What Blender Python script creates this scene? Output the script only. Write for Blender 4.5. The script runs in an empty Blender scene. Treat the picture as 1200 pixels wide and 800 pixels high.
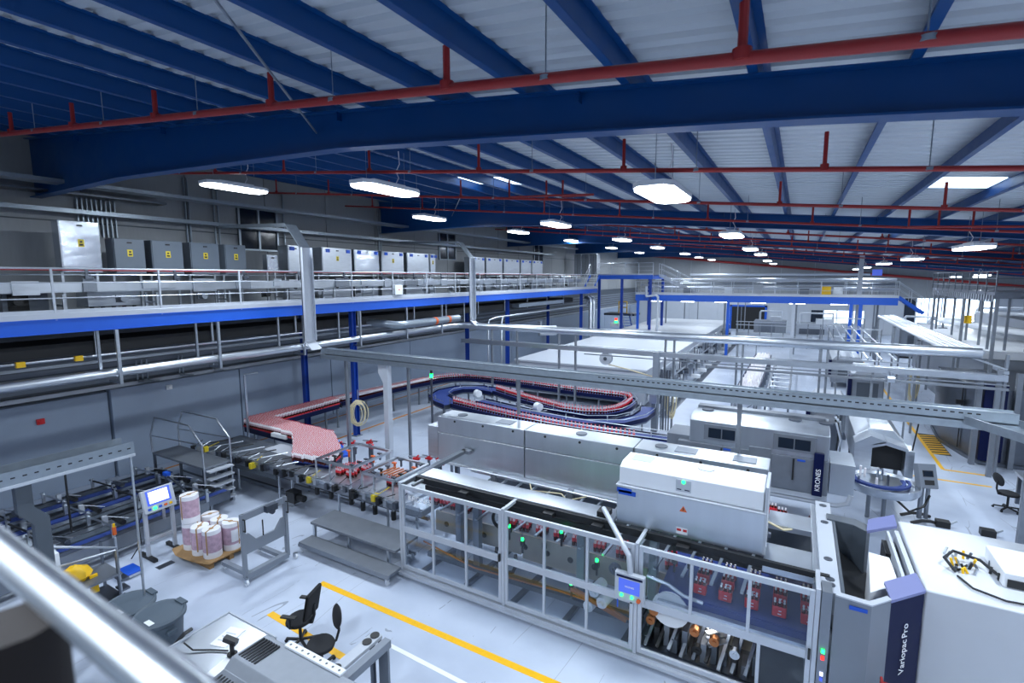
import bpy, math, random
from mathutils import Vector, Matrix, Euler
random.seed(7)
S = bpy.context.scene
COL = S.collection
# ------------------------------------------------------------------ camera
EYE = Vector((0, 0, 6.3))
YAW, PITCH, ROLL = 0.51475, 0.12454, -0.00296
cf = Vector((-math.sin(YAW)*math.cos(PITCH), math.cos(YAW)*math.cos(PITCH), -math.sin(PITCH)))
cr = Vector((math.cos(YAW), math.sin(YAW), 0)); cu = cr.cross(cf)
rr = cr*math.cos(ROLL)+cu*math.sin(ROLL); uu = cu*math.cos(ROLL)-cr*math.sin(ROLL)
cam = bpy.data.cameras.new('camera'); cam.sensor_width = 36; cam.lens = 36*593.5/1200
cam.clip_start = .05; cam.clip_end = 300
cam.dof.use_dof = True; cam.dof.focus_distance = 14; cam.dof.aperture_fstop = 2.4
camo = bpy.data.objects.new('camera', cam); COL.objects.link(camo)
camo.matrix_world = Matrix(((rr.x, uu.x, -cf.x, EYE.x), (rr.y, uu.y, -cf.y, EYE.y), (rr.z, uu.z, -cf.z, EYE.z), (0, 0, 0, 1)))
S.camera = camo
# ------------------------------------------------------------------ world, exposure
w = bpy.data.worlds.new('world'); S.world = w; w.use_nodes = True
w.node_tree.nodes['Background'].inputs[0].default_value = (.55, .7, 1, 1)
w.node_tree.nodes['Background'].inputs[1].default_value = .3
S.view_settings.view_transform = 'Standard'; S.view_settings.look = 'None'
S.view_settings.gamma = 1; S.view_settings.use_curve_mapping = False
S.view_settings.exposure = 0.4
LAMP_W = 215
LAMP_COL = (.80, .90, 1)

# ------------------------------------------------------------------ materials
MATS = {}
def rgb(r, g, b):
    f = lambda c: (c/255/12.92 if c/255 < .04045 else ((c/255+.055)/1.055)**2.4)
    return (f(r), f(g), f(b), 1)
def mat(name, col, rough=.5, metal=0, noise=0, nscale=6, stretch=(1, 1, 1), bump=0, emit=None, es=0, spec=None, coat=0):
    m = bpy.data.materials.new(name); m.use_nodes = True; nt = m.node_tree
    b = nt.nodes['Principled BSDF']
    b.inputs['Base Color'].default_value = col; b.inputs['Roughness'].default_value = rough; b.inputs['Metallic'].default_value = metal
    if spec is not None: b.inputs['Specular IOR Level'].default_value = spec
    if coat: b.inputs['Coat Weight'].default_value = coat; b.inputs['Coat Roughness'].default_value = .1
    if emit: b.inputs['Emission Color'].default_value = emit; b.inputs['Emission Strength'].default_value = es
    if noise or bump:
        tc = nt.nodes.new('ShaderNodeTexCoord'); mp = nt.nodes.new('ShaderNodeMapping'); mp.inputs['Scale'].default_value = stretch
        ns = nt.nodes.new('ShaderNodeTexNoise'); ns.inputs['Scale'].default_value = nscale; ns.inputs['Detail'].default_value = 2 if metal > .5 else 5
        nt.links.new(tc.outputs['Object'], mp.inputs[0]); nt.links.new(mp.outputs[0], ns.inputs['Vector'])
        if noise:
            mx = nt.nodes.new('ShaderNodeMix'); mx.data_type = 'RGBA'
            mx.inputs['A'].default_value = tuple(c*(1-noise) for c in col[:3])+(1,)
            mx.inputs['B'].default_value = tuple(min(1, c*(1+noise)) for c in col[:3])+(1,)
            nt.links.new(ns.outputs[0], mx.inputs['Factor']); nt.links.new(mx.outputs['Result'], b.inputs['Base Color'])
            mr = nt.nodes.new('ShaderNodeMapRange'); dr = .04 if metal > .5 else .1; mr.inputs['To Min'].default_value = max(.03, rough-dr); mr.inputs['To Max'].default_value = min(1, rough+dr)
            nt.links.new(ns.outputs[0], mr.inputs[0]); nt.links.new(mr.outputs[0], b.inputs['Roughness'])
        if bump:
            bp = nt.nodes.new('ShaderNodeBump'); bp.inputs['Strength'].default_value = bump; bp.inputs['Distance'].default_value = .01
            nt.links.new(ns.outputs[0], bp.inputs['Height']); nt.links.new(bp.outputs[0], b.inputs['Normal'])
    MATS[name] = m; return m
def glass(name, tint, gloss=.1):
    m = bpy.data.materials.new(name); m.use_nodes = True; nt = m.node_tree; nt.nodes.clear()
    o = nt.nodes.new('ShaderNodeOutputMaterial'); mx = nt.nodes.new('ShaderNodeMixShader')
    t = nt.nodes.new('ShaderNodeBsdfTransparent'); t.inputs[0].default_value = tint
    g = nt.nodes.new('ShaderNodeBsdfGlossy'); g.inputs['Roughness'].default_value = .04; g.inputs[0].default_value = (.9, .95, 1, 1)
    fr = nt.nodes.new('ShaderNodeLayerWeight'); p1 = nt.nodes.new('ShaderNodeMath'); p1.operation = 'POWER'; p1.inputs[1].default_value = 3.5
    p2 = nt.nodes.new('ShaderNodeMath'); p2.operation = 'MULTIPLY_ADD'; p2.inputs[1].default_value = .55; p2.inputs[2].default_value = .03
    nt.links.new(fr.outputs['Facing'], p1.inputs[0]); nt.links.new(p1.outputs[0], p2.inputs[0]); nt.links.new(p2.outputs[0], mx.inputs[0]); nt.links.new(t.outputs[0], mx.inputs[1]); nt.links.new(g.outputs[0], mx.inputs[2])
    nt.links.new(mx.outputs[0], o.inputs[0]); MATS[name] = m; return m
mat('steel', rgb(196, 202, 210), .34, 1, .12, 3, (1, 1, 5), 0)
mat('steel_x', rgb(196, 202, 210), .37, 1, .1, 1.6, (2.5, 2.5, .3), .0)  # brushed steel; vertical streaks in the base colour imitate broad soft highlights
mat('steel_mirror', rgb(215, 222, 232), .22, 1, .05, .9, (.4, 1, 3), 1.0)
mat('steel_dark', rgb(112, 118, 128), .38, 1, .15, 5)
mat('steel_matt', rgb(134, 140, 149), .45, .75, .12, 5)
mat('alu', rgb(188, 194, 204), .45, .35, .06, 8)
mat('galv', rgb(150, 160, 170), .42, .8, .15, 9)
mat('white_paint', rgb(222, 226, 232), .4, 0, .03, 4)
mat('grey_paint', rgb(118, 126, 138), .45, 0, .05, 4)
mat('lgrey_paint', rgb(176, 182, 192), .42, 0, .05, 4)
mat('dgrey_paint', rgb(72, 80, 90), .45, 0, .06, 4)
mat('cab_grey', rgb(92, 102, 114), .45, 0, .05, 4)
mat('beam_blue', rgb(0, 64, 122), .42, 0, .08, 3, spec=.35)
mat('edge_blue', rgb(22, 88, 196), .45, 0, .08, 3)
mat('column_blue', rgb(12, 58, 150), .4, 0, .08, 3)
mat('olive_yellow', rgb(206, 184, 40), .5)
mat('beige_steel', rgb(168, 162, 152), .42, .6, .15, 4)
mat('housing_white', rgb(192, 197, 205), .42, 0, .03, 4)
mat('panel_blue', rgb(5, 16, 58), .4, 0, .05, 3, spec=.2)
mat('panel_lilac', rgb(118, 124, 170), .4)
mat('belt_blue', rgb(34, 56, 120), .55, 0, .2, 20)
mat('bright_blue', rgb(20, 80, 190), .5)
mat('pipe_red', rgb(150, 34, 34), .45, 0, .1, 6)
mat('red', rgb(196, 30, 38), .45)
mat('black', rgb(22, 24, 28), .5)
mat('rubber', rgb(34, 37, 43), .75)
mat('bin_grey', rgb(74, 86, 98), .55, 0, .08, 8)
mat('fabric_black', rgb(30, 32, 37), .9, 0, .2, 60)
mat('yellow', rgb(240, 190, 20), .5, 0, .06, 12)
mat('yellow_line', rgb(238, 180, 10), .4, 0, .12, 14)
mat('orange_line', rgb(200, 130, 40), .5, 0, .2, 14)
mat('orange', rgb(214, 98, 40), .5)
mat('orange_dull', rgb(176, 104, 66), .5)
mat('copper', rgb(170, 110, 70), .35, .8, .2, 8)
mat('hose', rgb(206, 194, 160), .6)
mat('card', rgb(168, 134, 92), .8, 0, .2, 20)
mat('wood', rgb(140, 108, 70), .8, 0, .3, 12, (1, 8, 1))
mat('paper', rgb(232, 234, 238), .7)
mat('film_white', rgb(226, 226, 232), .4, 0, .06, 10)
mat('film_pink', rgb(186, 156, 174), .4, 0, .45, 14)
mat('wall_dado', rgb(142, 156, 176), .42, 0, .06, 2)
mat('wall_panel', rgb(142, 146, 150), .55, 0, .1, 3, (1, 4, .6))
mat('wall_far', rgb(184, 190, 199), .5, 0, .05, 2)
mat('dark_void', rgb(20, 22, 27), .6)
mat('window_dark', rgb(24, 34, 48), .15, 0, .3, 3)
mat('deck', rgb(196, 202, 208), .45, .25, .1, 2, (.3, 3, 1))
mat('led_green', rgb(20, 220, 90), .4, emit=rgb(20, 255, 90), es=6)
mat('led_red', rgb(220, 30, 30), .4, emit=rgb(255, 40, 30), es=2)
mat('lamp_glow', rgb(240, 246, 255), .4, emit=(.86, .93, 1, 1), es=9)
mat('daylight', rgb(240, 246, 255), .4, emit=(.62, .8, 1, 1), es=2.2)
mat('screen_blue', rgb(60, 84, 190), .3, emit=rgb(76, 100, 205), es=.55)
mat('screen_pale', rgb(200, 210, 250), .3, emit=rgb(215, 220, 255), es=1.3)
mat('bottle_body', rgb(206, 176, 184), .2, 0, spec=.6)
mat('cola', rgb(74, 26, 22), .2)
mat('label_red', rgb(206, 38, 52), .4)
mat('cap_white', rgb(236, 232, 236), .4)
mat('skin_dark', rgb(20, 12, 12), .8)
glass('pane', (.86, .89, .93, 1))
def floor_mat():
    m = bpy.data.materials.new('epoxy'); m.use_nodes = True; nt = m.node_tree; b = nt.nodes['Principled BSDF']; L = nt.links.new; N = nt.nodes.new
    tc = N('ShaderNodeTexCoord')
    n1 = N('ShaderNodeTexNoise'); n1.inputs['Scale'].default_value = .55; n1.inputs['Detail'].default_value = 7; L(tc.outputs['Object'], n1.inputs['Vector'])
    r1 = N('ShaderNodeValToRGB'); r1.color_ramp.elements[0].color = rgb(166, 176, 194); r1.color_ramp.elements[1].color = rgb(188, 197, 213)
    r1.color_ramp.elements[0].position = .35; r1.color_ramp.elements[1].position = .62; L(n1.outputs[0], r1.inputs[0])
    mp = N('ShaderNodeMapping'); mp.inputs['Rotation'].default_value = (0, 0, .6); mp.inputs['Scale'].default_value = (1, .16, 1); L(tc.outputs['Object'], mp.inputs[0])
    n0 = N('ShaderNodeTexNoise'); n0.inputs['Scale'].default_value = 1.1; n0.inputs['Detail'].default_value = 2; L(mp.outputs[0], n0.inputs['Vector'])
    n2 = N('ShaderNodeTexVoronoi'); n2.feature = 'DISTANCE_TO_EDGE'; n2.inputs['Scale'].default_value = 1.3; n2.inputs['Randomness'].default_value = 1
    ad = N('ShaderNodeVectorMath'); ad.operation = 'ADD'; L(mp.outputs[0], ad.inputs[0]); L(n0.outputs['Color'], ad.inputs[1]); L(ad.outputs[0], n2.inputs['Vector'])
    lt = N('ShaderNodeMath'); lt.operation = 'LESS_THAN'; lt.inputs[1].default_value = .006; L(n2.outputs['Distance'], lt.inputs[0])
    gt = N('ShaderNodeMath'); gt.operation = 'GREATER_THAN'; gt.inputs[1].default_value = .52; L(n1.outputs[0], gt.inputs[0])
    mu = N('ShaderNodeMath'); mu.operation = 'MULTIPLY'; L(lt.outputs[0], mu.inputs[0]); L(gt.outputs[0], mu.inputs[1])
    mu2 = N('ShaderNodeMath'); mu2.operation = 'MULTIPLY'; mu2.inputs[1].default_value = .55; L(mu.outputs[0], mu2.inputs[0])
    mx = N('ShaderNodeMix'); mx.data_type = 'RGBA'; L(mu2.outputs[0], mx.inputs['Factor']); L(r1.outputs[0], mx.inputs['A']); mx.inputs['B'].default_value = rgb(90, 96, 108)
    L(mx.outputs['Result'], b.inputs['Base Color'])
    rg = N('ShaderNodeMapRange'); rg.inputs['To Min'].default_value = .22; rg.inputs['To Max'].default_value = .42; L(n1.outputs[0], rg.inputs[0]); L(rg.outputs[0], b.inputs['Roughness'])
    MATS['epoxy'] = m
floor_mat()

# ------------------------------------------------------------------ mesh helpers
class MB:
    def __init__(s): s.v = []; s.f = []; s.m = []; s.cur = 0; s.mats = []
    def use(s, name):
        if name not in s.mats: s.mats.append(name)
        s.cur = s.mats.index(name); return s
    def add(s, vs, fs):
        o = len(s.v); s.v += [tuple(p) for p in vs]
        for f in fs: s.f.append([i+o for i in f]); s.m.append(s.cur)
        return s
    def box(s, x0, y0, z0, x1, y1, z1):
        vs = [(x, y, z) for z in (z0, z1) for y in (y0, y1) for x in (x0, x1)]
        return s.add(vs, [(0, 2, 3, 1), (4, 5, 7, 6), (0, 1, 5, 4), (2, 6, 7, 3), (0, 4, 6, 2), (1, 3, 7, 5)])
    def obb(s, c, size, rot=(0, 0, 0)):
        R = Euler(rot).to_matrix(); c = Vector(c)
        vs = [c+R@Vector((x*size[0]/2, y*size[1]/2, z*size[2]/2)) for z in (-1, 1) for y in (-1, 1) for x in (-1, 1)]
        return s.add(vs, [(0, 2, 3, 1), (4, 5, 7, 6), (0, 1, 5, 4), (2, 6, 7, 3), (0, 4, 6, 2), (1, 3, 7, 5)])
    def bar(s, p, q, w, h=None):
        h = h or w; p = Vector(p); q = Vector(q); d = (q-p).normalized()
        up = Vector((0, 0, 1)) if abs(d.z) < .95 else Vector((0, 1, 0))
        r = d.cross(up).normalized(); u = r.cross(d)
        vs = [e+r*(a*w/2)+u*(b*h/2) for e in (p, q) for a, b in ((-1, -1), (1, -1), (1, 1), (-1, 1))]
        return s.add(vs, [(3, 2, 1, 0), (4, 5, 6, 7), (0, 1, 5, 4), (1, 2, 6, 5), (2, 3, 7, 6), (3, 0, 4, 7)])
    def tube(s, pts, r, n=8, caps=True):
        pts = [Vector(p) for p in pts]; rings = []; prev = None
        for i, p in enumerate(pts):
            if i == 0: d = pts[1]-p
            elif i == len(pts)-1: d = p-pts[i-1]
            else: d = (pts[i+1]-p).normalized()+(p-pts[i-1]).normalized()
            d.normalize()
            if prev is None:
                up = Vector((0, 0, 1)) if abs(d.z) < .9 else Vector((1, 0, 0)); a = d.cross(up).normalized()
            else: a = (prev-d*prev.dot(d)).normalized()
            prev = a; b = d.cross(a); ri = r[i] if isinstance(r, (list, tuple)) else r
            rings.append([p+a*(ri*math.cos(t*2*math.pi/n))+b*(ri*math.sin(t*2*math.pi/n)) for t in range(n)])
        vs = [v for R in rings for v in R]; fs = []
        for k in range(len(rings)-1):
            for t in range(n):
                u = (t+1) % n; fs.append((k*n+t, k*n+u, k*n+n+u, k*n+n+t))
        if caps: fs += [tuple(range(n))[::-1], tuple((len(rings)-1)*n+t for t in range(n))]
        return s.add(vs, fs)
    def cyl(s, p, q, r0, r1=None, n=12): return s.tube([p, q], [r0, r0 if r1 is None else r1], n)
    def lathe(s, prof, c=(0, 0, 0), n=16):
        vs = []; fs = []
        for r, z in prof:
            for t in range(n): vs.append((c[0]+r*math.cos(t*2*math.pi/n), c[1]+r*math.sin(t*2*math.pi/n), c[2]+z))
        for k in range(len(prof)-1):
            for t in range(n):
                u = (t+1) % n; fs.append((k*n+t, k*n+u, k*n+n+u, k*n+n+t))
        fs += [tuple(range(n))[::-1], tuple((len(prof)-1)*n+t for t in range(n))]
        return s.add(vs, fs)
    def prism(s, poly, lo, hi, ax='z'):
        n = len(poly)
        def P(a, b, c): return {'z': (a, b, c), 'y': (a, c, b), 'x': (c, a, b)}[ax]
        vs = [P(a, b, lo) for a, b in poly]+[P(a, b, hi) for a, b in poly]
        fs = [tuple(range(n))[::-1], tuple(range(n, 2*n))]+[(i, (i+1) % n, n+(i+1) % n, n+i) for i in range(n)]
        return s.add(vs, fs)
    def ring(s, c, r_out, r_in, z0, z1, n=24, a0=0, a1=2*math.pi):
        full = abs(a1-a0-2*math.pi) < 1e-4; k = n if full else n+1; vs = []
        for i in range(k):
            a = a0+(a1-a0)*i/n
            for r, z in ((r_out, z0), (r_out, z1), (r_in, z1), (r_in, z0)): vs.append((c[0]+r*math.cos(a), c[1]+r*math.sin(a), z))
        fs = []
        for i in range(n):
            j = (i+1) % k
            for t in range(4): u = (t+1) % 4; fs.append((i*4+t, j*4+t, j*4+u, i*4+u))
        if not full: fs += [(0, 1, 2, 3), tuple((k-1)*4+t for t in (3, 2, 1, 0))]
        return s.add(vs, fs)
    def mesh(s, name, mats=None):
        me = bpy.data.meshes.new(name); me.from_pydata(s.v, [], s.f)
        for mn in (s.mats or ([mats] if isinstance(mats, str) else mats)): me.materials.append(MATS[mn])
        if s.mats: me.polygons.foreach_set('material_index', s.m)
        me.polygons.foreach_set('use_smooth', [True]*len(me.polygons)); me.update()
        me.set_sharp_from_angle(angle=math.radians(38)); return me
def put(name, me, parent=None, loc=(0, 0, 0), rot=None, bevel=0):
    o = bpy.data.objects.new(name, me); COL.objects.link(o); o.location = loc
    if rot: o.rotation_euler = rot
    if parent: o.parent = parent
    if bevel:
        b = o.modifiers.new('bevel', 'BEVEL'); b.width = bevel; b.segments = 2; b.limit_method = 'ANGLE'; b.harden_normals = True
    return o
def part(name, mb, mt, parent, bevel=0, loc=(0, 0, 0), label=None):
    o = put(name, mb.mesh(name, mt), parent, loc, None, bevel)
    if label: o['label'] = label
    return o
def tag(o, label, cat, group=None, kind=None):
    o['label'] = label; o['category'] = cat
    if group: o['group'] = group
    if kind: o['kind'] = kind
    return o
def thing(name, label, cat, loc=(0, 0, 0), rz=0, group=None):
    o = bpy.data.objects.new(name, None); COL.objects.link(o); o.location = loc; o.rotation_euler = (0, 0, rz); o.empty_display_size = .1
    return tag(o, label, cat, group)
def solo(name, mb, mt, label, cat, loc=(0, 0, 0), group=None, bevel=0, rz=0, kind=None):
    o = put(name, mb.mesh(name, mt), None, loc, (0, 0, rz), bevel); return tag(o, label, cat, group, kind)
def dup(root, loc=None, rz=None, label=None):
    r = root.copy(); COL.objects.link(r)
    if loc is not None: r.location = loc
    if rz is not None: r.rotation_euler = (0, 0, rz)
    if label: r['label'] = label
    for ch in root.children:
        c = ch.copy(); COL.objects.link(c); c.parent = r
        for g in ch.children:
            d = g.copy(); COL.objects.link(d); d.parent = c
    return r
def text(name, body, size, mt, parent, M, extr=.002):
    cu_ = bpy.data.curves.new(name, 'FONT'); cu_.body = body; cu_.size = size; cu_.extrude = extr
    t = bpy.data.objects.new('tmp', cu_); COL.objects.link(t); bpy.context.view_layer.update()
    me = bpy.data.meshes.new_from_object(t.evaluated_get(bpy.context.evaluated_depsgraph_get()))
    bpy.data.objects.remove(t); bpy.data.curves.remove(cu_)
    me.materials.clear(); me.materials.append(MATS[mt]); me.transform(M)
    return put(name, me, parent)
def frame3(o, x, y, z=None):   # matrix with local x, y axes and origin
    x = Vector(x).normalized(); y = Vector(y).normalized(); z = x.cross(y)
    return Matrix(((x.x, y.x, z.x, o[0]), (x.y, y.y, z.y, o[1]), (x.z, y.z, z.z, o[2]), (0, 0, 0, 1)))

# ================================================================== STRUCTURE
SL = .097
def zdeck(x): return 8.61-SL*x
def zpur(x): return 8.36-SL*x
XW, XR, YB, YE = -19.0, 21.8, -14.0, 68.0
def struct(name, mb, mt, parent=None, bevel=0):
    o = put(name, mb.mesh(name, mt), parent, (0, 0, 0), None, bevel)
    if not parent: o['kind'] = 'structure'
    return o
floor = struct('floor', MB().box(XW-.3, YB, -.3, XR+.3, YE+.3, 0), 'epoxy')
def line(pts, wd, mt, nm='yellow_line'):
    mb = MB()
    for p, q in zip(pts, pts[1:]): mb.bar((p[0], p[1], .002), (q[0], q[1], .002), wd, .004)
    part(nm, mb, mt, floor)
line([(-8.35, 6.62), (-1, 6.58)], .13, 'yellow_line'); line([(-8.4, 5.48), (-6.25, 5.36)], .13, 'yellow_line')
line([(-5.9, 5.96), (-3, 5.85)], .08, 'paper', 'white_line')
line([(4.42, 60), (4.46, 20.95), (5.62, 20.95)], .11, 'yellow_line'); line([(3.3, 19.8), (5.4, 19.85)], .1, 'yellow_line')
line([(-18.15, 2), (-18.15, 30)], .12, 'orange_line'); line([(-15.6, 12.2), (-15.6, 20), (-14.6, 21.4)], .12, 'orange_line')
for i in range(9):
    mb = MB().prism([(4.52, 22.7+i*.3), (5.02, 22.86+i*.3), (5.02, 23.01+i*.3), (4.52, 22.85+i*.3)], 0, .004)
    part('hatch_stripe', mb, 'yellow_line', floor)
part('hatch_base', MB().box(4.5, 22.68, 0, 5.04, 25.5, .002), 'black', floor)
part('drain_channel', MB().box(-5.25, 22.8, 0, -4.85, 60, .004), 'steel_dark', floor)
part('drain_channel', MB().box(-5.45, 22.8, 0, -5.3, 60, .003), 'galv', floor)
part('floor_drain', MB().box(-12.0, 5.22, 0, -11.82, 5.55, .004), 'steel_dark', floor)
# ---- left wall
wl = struct('wall_left', MB().box(XW-.25, YB, 0, XW-.02, YE, 10.9), 'dgrey_paint')
y = YB
dado = [-14, -8, -3.2, 2.1, 7.35, 11.6, 16, 21.5, 27, 33, 40, 47, 54, 61, 68]
for a, b in zip(dado, dado[1:]):
    pr = .12 if a >= 7.3 else .0
    part('dado_panel', MB().box(XW-.02, a+.02, 0, XW+.2+pr, b-.02, 2.78+(.07 if a > 7 else 0)), 'wall_dado', wl, .015)
part('dado_cap', MB().box(XW-.02, YB, 2.86, XW+.16, YE, 2.98), 'lgrey_paint', wl)
for k in range(6): part('sheet_rib', MB().box(XW-.02, YB, 3.06+k*.24, XW+.04, YE, 3.2+k*.24), 'grey_paint', wl)
n = 27; st = (YE-YB)/n
for k in range(n):
    part('wall_panel', MB().box(XW-.02, YB+k*st+.015, 5.0, XW+.03, YB+(k+1)*st-.015, 7.98), 'wall_panel', wl)
    part('wall_panel', MB().box(XW-.02, YB+k*st+.015, 8.02, XW+.02, YB+(k+1)*st-.015, 10.88), 'wall_panel', wl)
for i, yy in enumerate((12.1, 24.6, 37.1)):
    wo = struct('window_%d' % (i+1), MB().box(XW+.02, yy, 7.45, XW+.06, yy+1.7, 9.05), 'window_dark')
    mb = MB()
    for t in (0, .82, 1.64): mb.box(XW+.03, yy+t, 7.4, XW+.12, yy+t+.08, 9.1)
    for z in (7.4, 8.2, 9.05): mb.box(XW+.03, yy, z, XW+.11, yy+1.72, z+.07)
    part('window_frame', mb, 'galv', wo)
# ---- end wall with panels, door, windows
we = struct('wall_end', MB().box(XW, YE+.02, 0, XR, YE+.3, 10.6), 'lgrey_paint')
k = XW
while k < XR-1:
    part('wall_panel', MB().box(k+.02, YE-.03, .0, min(XR, k+3.4)-.02, YE+.02, 4.1), 'wall_far', we)
    part('wall_panel', MB().box(k+.02, YE-.03, 4.14, min(XR, k+3.4)-.02, YE+.02, 10.2-SL*max(0, k+19)*.8), 'wall_panel', we); k += 3.4
d1 = struct('door_1', MB().box(-7.15, YE-.12, 0, -3.5, YE-.04, 2.75), 'dark_void')
part('door_frame', MB().box(-7.4, YE-.16, 0, -7.15, YE-.04, 2.95).box(-3.5, YE-.16, 0, -3.25, YE-.04, 2.95).box(-7.4, YE-.16, 2.75, -3.25, YE-.04, 2.95), 'edge_blue', d1)
part('door_seam', MB().box(-6.1, YE-.15, 0, -6.02, YE-.1, 2.75), 'grey_paint', d1)
def far_window(nm, x0, x1, z0, z1, cols, mt):
    wo = struct(nm, MB().box(x0, YE-.14, z0, x1, YE-.05, z1), 'alu')
    ww = (x1-x0)/cols
    for c in range(cols): part('window_pane', MB().box(x0+c*ww+.06, YE-.16, z0+.06, x0+(c+1)*ww-.06, YE-.13, z1-.06), mt if c else 'window_dark', wo)
far_window('window_4', 1.25, 6.4, 1.1, 2.6, 4, 'daylight')
far_window('window_5', 9.8, 17.2, .9, 4.1, 7, 'daylight')
wr = struct('wall_right', MB().box(XR, YB, 0, XR+.25, YE, 7.0), 'lgrey_paint')
wb = struct('wall_back', MB().box(XW, YB-.25, 0, XR, YB, 10.6), 'lgrey_paint')
# ---- roof
mb = MB(); pitch = .3; ny = int((YE-YB+1)/pitch); ys = []
for i in range(ny):
    y0 = YB-.3+i*pitch
    ys += [(y0, 0), (y0+.14, 0), (y0+.17, .05), (y0+.27, .05)]
vs = []; fs = []
for yy, dz in ys:
    for x in (XW-.3, 1.5, XR+.3): vs.append((x, yy, zdeck(x)+dz))
for i in range(len(ys)-1):
    for j in range(2): fs.append((i*3+j, i*3+j+1, i*3+j+4, i*3+j+3))
mb.add(vs, fs); o = len(mb.v)
ceil = struct('ceiling', mb, 'deck')
part('roof_skin', MB().add([(x, yy, zdeck(x)+.12) for yy in (YB-.3, YE+.3) for x in (XW-.3, XR+.3)], [(0, 1, 3, 2)]), 'deck', ceil)
# purlins
for n in range(-13, 17):
    x = -.51+1.355*n; z = zpur(x)
    mb = MB().box(x-.006, YB, z, x+.006, YE, z+.25).box(x-.09, YB, z-.004, x, YE, z+.008).box(x, YB, z+.238, x+.08, YE, z+.248).box(x-.09, YB, z, x-.082, YE, z+.03)
    part('purlin', mb, 'beam_blue', ceil)
# rafters
bot = [(-18.98, 8.6), (-14, 8.66), (-6.7, 8.42), (-3.5, 8.17), (0, 7.88), (XR, 7.88-SL*XR)]
for yy in (-7, 6.2, 19.8, 32.9, 46, 59):
    top = [(XR, zpur(XR)-.02), (XW, zpur(XW)-.02)]
    r = part('rafter', MB().prism(bot+top, yy-.008, yy+.008, 'y'), 'beam_blue', ceil)
    mb = MB()
    for (xa, za), (xb, zb) in zip(bot, bot[1:]): mb.bar((xa, yy, za), (xb, yy, zb), .26, .024)
    part('flange', mb, 'beam_blue', r)
    part('flange', MB().bar((top[1][0], yy, top[1][1]), (top[0][0], yy, top[0][1]), .26, .02), 'beam_blue', r)
    mb = MB()
    for x in (-16, -12, -6.7, -2.5, 2, 6, 10, 15):
        zz = [z for (xa, z), (xb, z2) in zip(bot, bot[1:]) if xa <= x <= xb]
        mb.box(x-.006, yy-.11, 8.1-SL*x+.1, x+.006, yy+.11, zpur(x)-.02)
    part('stiffener', mb, 'beam_blue', r)
part('brace_rod', MB().tube([(-4.75, 2.9, 8.86), (-7.2, 6.1, 8.72)], .018, 6), 'galv', ceil)
part('brace_rod', MB().tube([(-14.5, 19.9, 9.2), (-10.9, 15.5, 9.2)], .018, 6), 'galv', ceil)
for (x0, x1) in ((2.26, 3.5), (-8.58, -7.34), (-9.94, -8.7)):
    for yy in (14.0, 27.5, 40.5):
        vs = [(x, q, zdeck(x)-.012+dz) for dz in (0, .01) for q in (yy, yy+1.35) for x in (x0, x1)]
        part('skylight_panel', MB().add(vs, [(0, 2, 3, 1), (4, 5, 7, 6), (0, 1, 5, 4), (2, 6, 7, 3), (0, 4, 6, 2), (1, 3, 7, 5)]), 'daylight', ceil)

# ================================================================== LAMPS
def lamp_proto():
    t = thing('pendant_lamp', '', 'ceiling lamp', group='pendant lamps under the roof')
    L, W = .9, .32
    oct_ = [(-W, -L+.2), (-W+.12, -L), (W-.12, -L), (W, -L+.2), (W, L-.2), (W-.12, L), (-W+.12, L), (-W, L-.2)]
    part('diffuser', MB().prism([(a*.95, b*.97) for a, b in oct_], 0, .05), 'lamp_glow', t, .015)
    part('housing', MB().prism(oct_, .05, .13).box(-.12, -.5, .13, .12, .5, .2), 'white_paint', t)
    for s in (-1, 1): part('suspension_wire', MB().tube([(0, s*.6, .13), (0, s*.6, .95)], .006, 4), 'galv', t)
    part('power_cord', MB().tube([(0, .3, .2), (.06, .34, .34), (-.03, .36, .5), (.04, .4, .66), (0, .42, .95)], .012, 5), 'cap_white', t)
    li = bpy.data.lights.new('lamp_light', 'AREA'); li.shape = 'RECTANGLE'; li.size = .55; li.size_y = 1.6; li.energy = LAMP_W; li.color = LAMP_COL
    lo = bpy.data.objects.new('lamp_light', li); COL.objects.link(lo); lo.location = (0, 0, -.02); lo.parent = t
    return t
proto = lamp_proto()
spots = [(-14, 8.95), (-8.15, 8.75), (-2.05, 8.75), (-13.75, 17.3), (-7.95, 17.4), (-2.05, 18.4), (4.05, 18.4), (-13.6, 24.8), (-8.3, 26.5), (-2.25, 28.2), (4.2, 28.1),
         (-13.7, 32.6), (-8.5, 35), (-2.2, 34.9), (4.2, 36.9), (-14.5, 43.3), (-8.8, 46), (-2.6, 50), (4.4, 48.8), (-15, 54), (-9.4, 56.5), (-2.6, 61), (4.6, 58), (-15.3, 62), (-9.2, 64),
         (11, 47), (12.2, 60), (12.3, 53), (12.6, 36), (11.6, 26), (11, 16), (11, 7), (4.1, 8.6), (18, 16), (18, 32), (18, 48),
         (-14, 0), (-8, 0), (-2, -1.2), (4, 0), (11, -2), (-11, -9), (-2, -9), (6, -9)]
def lamp_label(x, yy):
    c = 'over the mezzanine' if x < -12 else 'over the infeed side of the hall' if x < -6 else 'over the packing line' if x < 0 else 'over the yellow floor line' if x < 8 else 'over the filler room'
    b = 'before the deep blue roof beam' if yy < 6 else 'just behind the first roof beam' if yy < 12 else 'just before the second roof beam' if yy < 20 else 'behind the second roof beam' if yy < 33 else 'behind the third roof beam' if yy < 46 else 'behind the fourth roof beam' if yy < 59 else 'near the end wall'
    return 'glowing pendant lamp '+c+' '+b
for i, (x, yy) in enumerate(spots):
    z = 7.43-SL*x; t = proto if i == 0 else dup(proto)
    t.location = (x, yy, z); t['label'] = lamp_label(x, yy)

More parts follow.
